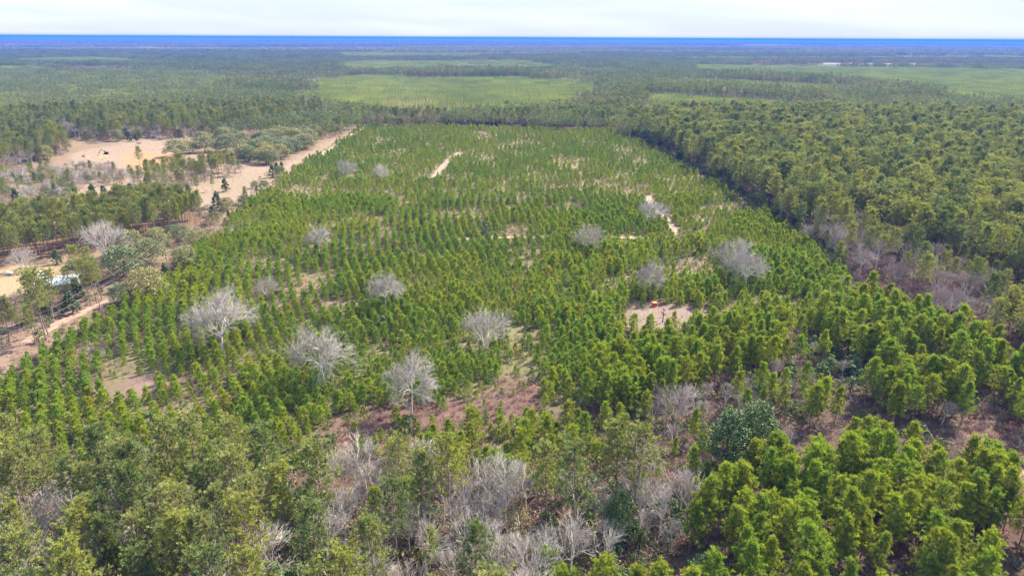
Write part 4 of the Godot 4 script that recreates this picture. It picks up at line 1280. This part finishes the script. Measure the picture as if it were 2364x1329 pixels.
	# arching dead tree over the lawn
	g = Vector2(-142.9, -193.6)
	o = base("dead_tree", Vector3(g.x, 0, g.y))
	tag(o, "dark dead tree whose long limbs arch over the dry lawn", "dead tree")
	var s := Shape.new()
	s.tube(Vector3(0, -0.2, 0), Vector3(-0.4, 5.0, -0.2), 0.42, 0.3, 7, Color.WHITE)
	part("trunk", s.mesh(dark), o)
	for k in 7:
		s = Shape.new()
		var a := deg_to_rad(100.0 + k * 22.0)
		var p := Vector3(-0.4, 4.9, -0.2)
		var reach := 9.0 - absf(k - 2.5) * 0.7
		var lift := 4.5 - k * 0.5
		var r := 0.2
		for i in 9:
			var f := (i + 1) / 9.0
			var q := Vector3(-0.4 + cos(a) * -0.0 + -sin(a) * reach * f * 0.95, 4.9 + lift * sin(f * PI * 0.78), -0.2 + cos(a) * reach * f * 0.8) + ball() * 0.18
			s.tube(p, q, r, r * 0.86, 5, Color.WHITE)
			if i > 3:
				s.tube(q, q + ball() * 1.3 + Vector3(0, -0.4, 0), r * 0.4, 0.0, 3, Color.WHITE)
			p = q
			r *= 0.86
		part("limb", s.mesh(dark), o)
	# orange hut in the sandy clearing
	g = Vector2(42.4, -189.9)
	o = base("orange_hut", Vector3(g.x, 0, g.y), deg_to_rad(8), 0.78)
	tag(o, "orange red box hut with a dark slot window at the sandy clearing", "hut")
	solid("wall", o, orange, [[Vector3(0, 0.38, 0.72), Vector3(1.6, 0.76, 0.06)], [Vector3(0, 1.32, 0.72), Vector3(1.6, 0.56, 0.06)], [Vector3(0.7, 0.9, 0.72), Vector3(0.2, 0.28, 0.058)], [Vector3(-0.7, 0.9, 0.72), Vector3(0.2, 0.28, 0.058)], [Vector3(0, 0.8, -0.72), Vector3(1.6, 1.6, 0.06)], [Vector3(0.77, 0.8, 0), Vector3(0.06, 1.6, 1.37)], [Vector3(-0.77, 0.8, 0), Vector3(0.06, 1.6, 1.37)]])
	solid("floor", o, timber, [[Vector3(0, 0.05, 0), Vector3(1.46, 0.1, 1.37)]])
	solid("window_slot", o, glass, [[Vector3(0, 0.9, 0.69), Vector3(1.2, 0.26, 0.02)]])
	solid("roof", o, plain_mat("faded orange paint", Color(0.66, 0.26, 0.17), 0.6), [[Vector3(0, 1.66, 0), Vector3(1.75, 0.08, 1.65), Basis(Vector3.RIGHT, -0.06)]])
	# thin sapling beside it
	g = Vector2(42.4, -177.7)
	o = base("sapling", Vector3(g.x, 0, g.y))
	tag(o, "thin sapling with a sparse olive crown on the sandy clearing", "sapling")
	var sap := leafy(4.4, 1.5, 0.45, 14, 22, 0.11, [Color(0.09, 0.1, 0.045), Color(0.13, 0.1, 0.05)], 0.2, 3)
	part("trunk", sap.trunk.mesh(dark), o)
	part("crown", sap.crown.mesh(leaf_mat("sapling leaves", Color.WHITE)), o)
	# overhead line along the lane
	var poles := []
	for q in [Vector2(-123.6, -147.5), Vector2(-118.4, -182.8), Vector2(-122.2, -230.6)]:
		o = base("utility_pole", Vector3(q.x, 0, q.y))
		tag(o, "wooden utility pole carrying two wires along the lane", "utility pole", "poles of the overhead line")
		s = Shape.new()
		s.tube(Vector3(0, -0.2, 0), Vector3(0, 9.0, 0), 0.16, 0.11, 7, Color.WHITE)
		part("post", s.mesh(timber), o)
		solid("crossarm", o, timber, [[Vector3(0, 8.6, 0.0), Vector3(1.3, 0.1, 0.12)]])
		poles.append(Vector3(q.x, 0, q.y))
	for w in [[-0.55, 8.7, "upper"], [0.0, 7.2, "lower"]]:
		s = Shape.new()
		for i in poles.size() - 1:
			var last: Vector3 = poles[i] + Vector3(w[0], w[1], 0)
			for k in 14:
				var f := (k + 1) / 14.0
				var q: Vector3 = poles[i].lerp(poles[i + 1], f) + Vector3(w[0], w[1] - 1.1 * 4.0 * f * (1.0 - f), 0)
				s.tube(last, q, 0.014, 0.014, 3, Color.WHITE)
				last = q
		o = part("overhead_wire", s.mesh(plain_mat("wire", Color(0.3, 0.27, 0.23), 0.6)), self)
		tag(o, "%s sagging overhead wire along the lane" % w[2], "wire")
	# earth heaps, machine and brush piles on the pasture
	var clay := plain_mat("orange clay", Color(0.5, 0.23, 0.11), 0.95)
	for h in [[Vector2(-272.0, -454.4), 9.0, 1.3, "long heap of orange clay on the pasture"], [Vector2(-281.4, -452.3), 5.0, 1.5, "small heap of red brown clay on the pasture"], [Vector2(-237.2, -430.4), 8.0, 1.2, "low bank of orange clay beside the tall pine"]]:
		part_heap(h[0], h[1], h[2], clay, h[3])
	g = Vector2(-273.6, -461.4)
	o = base("excavator", Vector3(g.x, 0, g.y - 2.0), deg_to_rad(10))
	tag(o, "small dark excavator with a bent arm on the orange clay heap", "excavator")
	for z in [-0.8, 0.8]:
		solid("track", o, rubber, [[Vector3(0, 0.35, z), Vector3(2.6, 0.7, 0.45)]])
	solid("body", o, black, [[Vector3(0.3, 1.25, 0), Vector3(2.0, 0.9, 1.5)]])
	var cab := solid("cab", o, timber, [[Vector3(-0.4, 2.1, 0.3), Vector3(1.0, 1.1, 0.9)]])
	solid("cab_window", cab, glass, [[Vector3(-0.91, 2.15, 0.3), Vector3(0.02, 0.8, 0.75)]])
	s = Shape.new()
	s.tube(Vector3(-0.8, 1.4, -0.3), Vector3(-2.6, 3.4, -0.3), 0.2, 0.17, 5, Color.WHITE)
	s.tube(Vector3(-2.6, 3.4, -0.3), Vector3(-4.2, 1.6, -0.3), 0.17, 0.13, 5, Color.WHITE)
	part("arm", s.mesh(black), o)
	solid("bucket", o, black, [[Vector3(-4.3, 1.3, -0.3), Vector3(0.6, 0.6, 0.7)]])
	for h in [[Vector2(-251.6, -426.9), 7.0, "large pile of cut brush on the pasture"], [Vector2(-266.2, -418.8), 4.5, "small dark pile of cut brush on the pasture"], [Vector2(-277.0, -513.2), 3.0, "smallest pile of cut brush by the far cedars"]]:
		o = base("brush_pile", Vector3(h[0].x, 0, h[0].y))
		tag(o, h[2], "brush pile")
		s = Shape.new()
		for i in 150:
			var q: Vector3 = ball() * float(h[1]) * 0.5
			q.y = absf(q.y) * 0.45
			var d := ball()
			d.y *= 0.5
			s.tube(q, q + d.normalized() * rr(0.8, 2.2), rr(0.04, 0.09), 0.0, 3, vc(shade(Color(0.17, 0.14, 0.125), 0.5)))
		part("branches", s.mesh(leaf_mat("cut brush", Color.WHITE, 0.9, 0.0)), o)

func part_heap(at: Vector2, w: float, h: float, mat: Material, label: String) -> void:
	var s := Shape.new()
	var n := 22
	var ring := []
	for j in 7:
		var row := []
		for i in n:
			var a := TAU * i / n
			var f := j / 6.0
			var r := w * 0.5 * f * (1.0 + 0.25 * sin(a * 3.0 + w) + 0.1 * sin(a * 7.0))
			row.append(Vector3(cos(a) * r, h * (cos(f * PI) * 0.5 + 0.5) + (rr(-0.08, 0.08) if j < 6 else -0.15), sin(a) * r * 0.55))
		ring.append(row)
	for j in 6:
		for i in n:
			s.quad(ring[j][i], ring[j + 1][i], ring[j + 1][(i + 1) % n], ring[j][(i + 1) % n], Color.WHITE)
	var o := part("earth_heap", s.mesh(mat), self)
	o.position = Vector3(at.x, 0, at.y)
	tag(o, label, "earth heap")
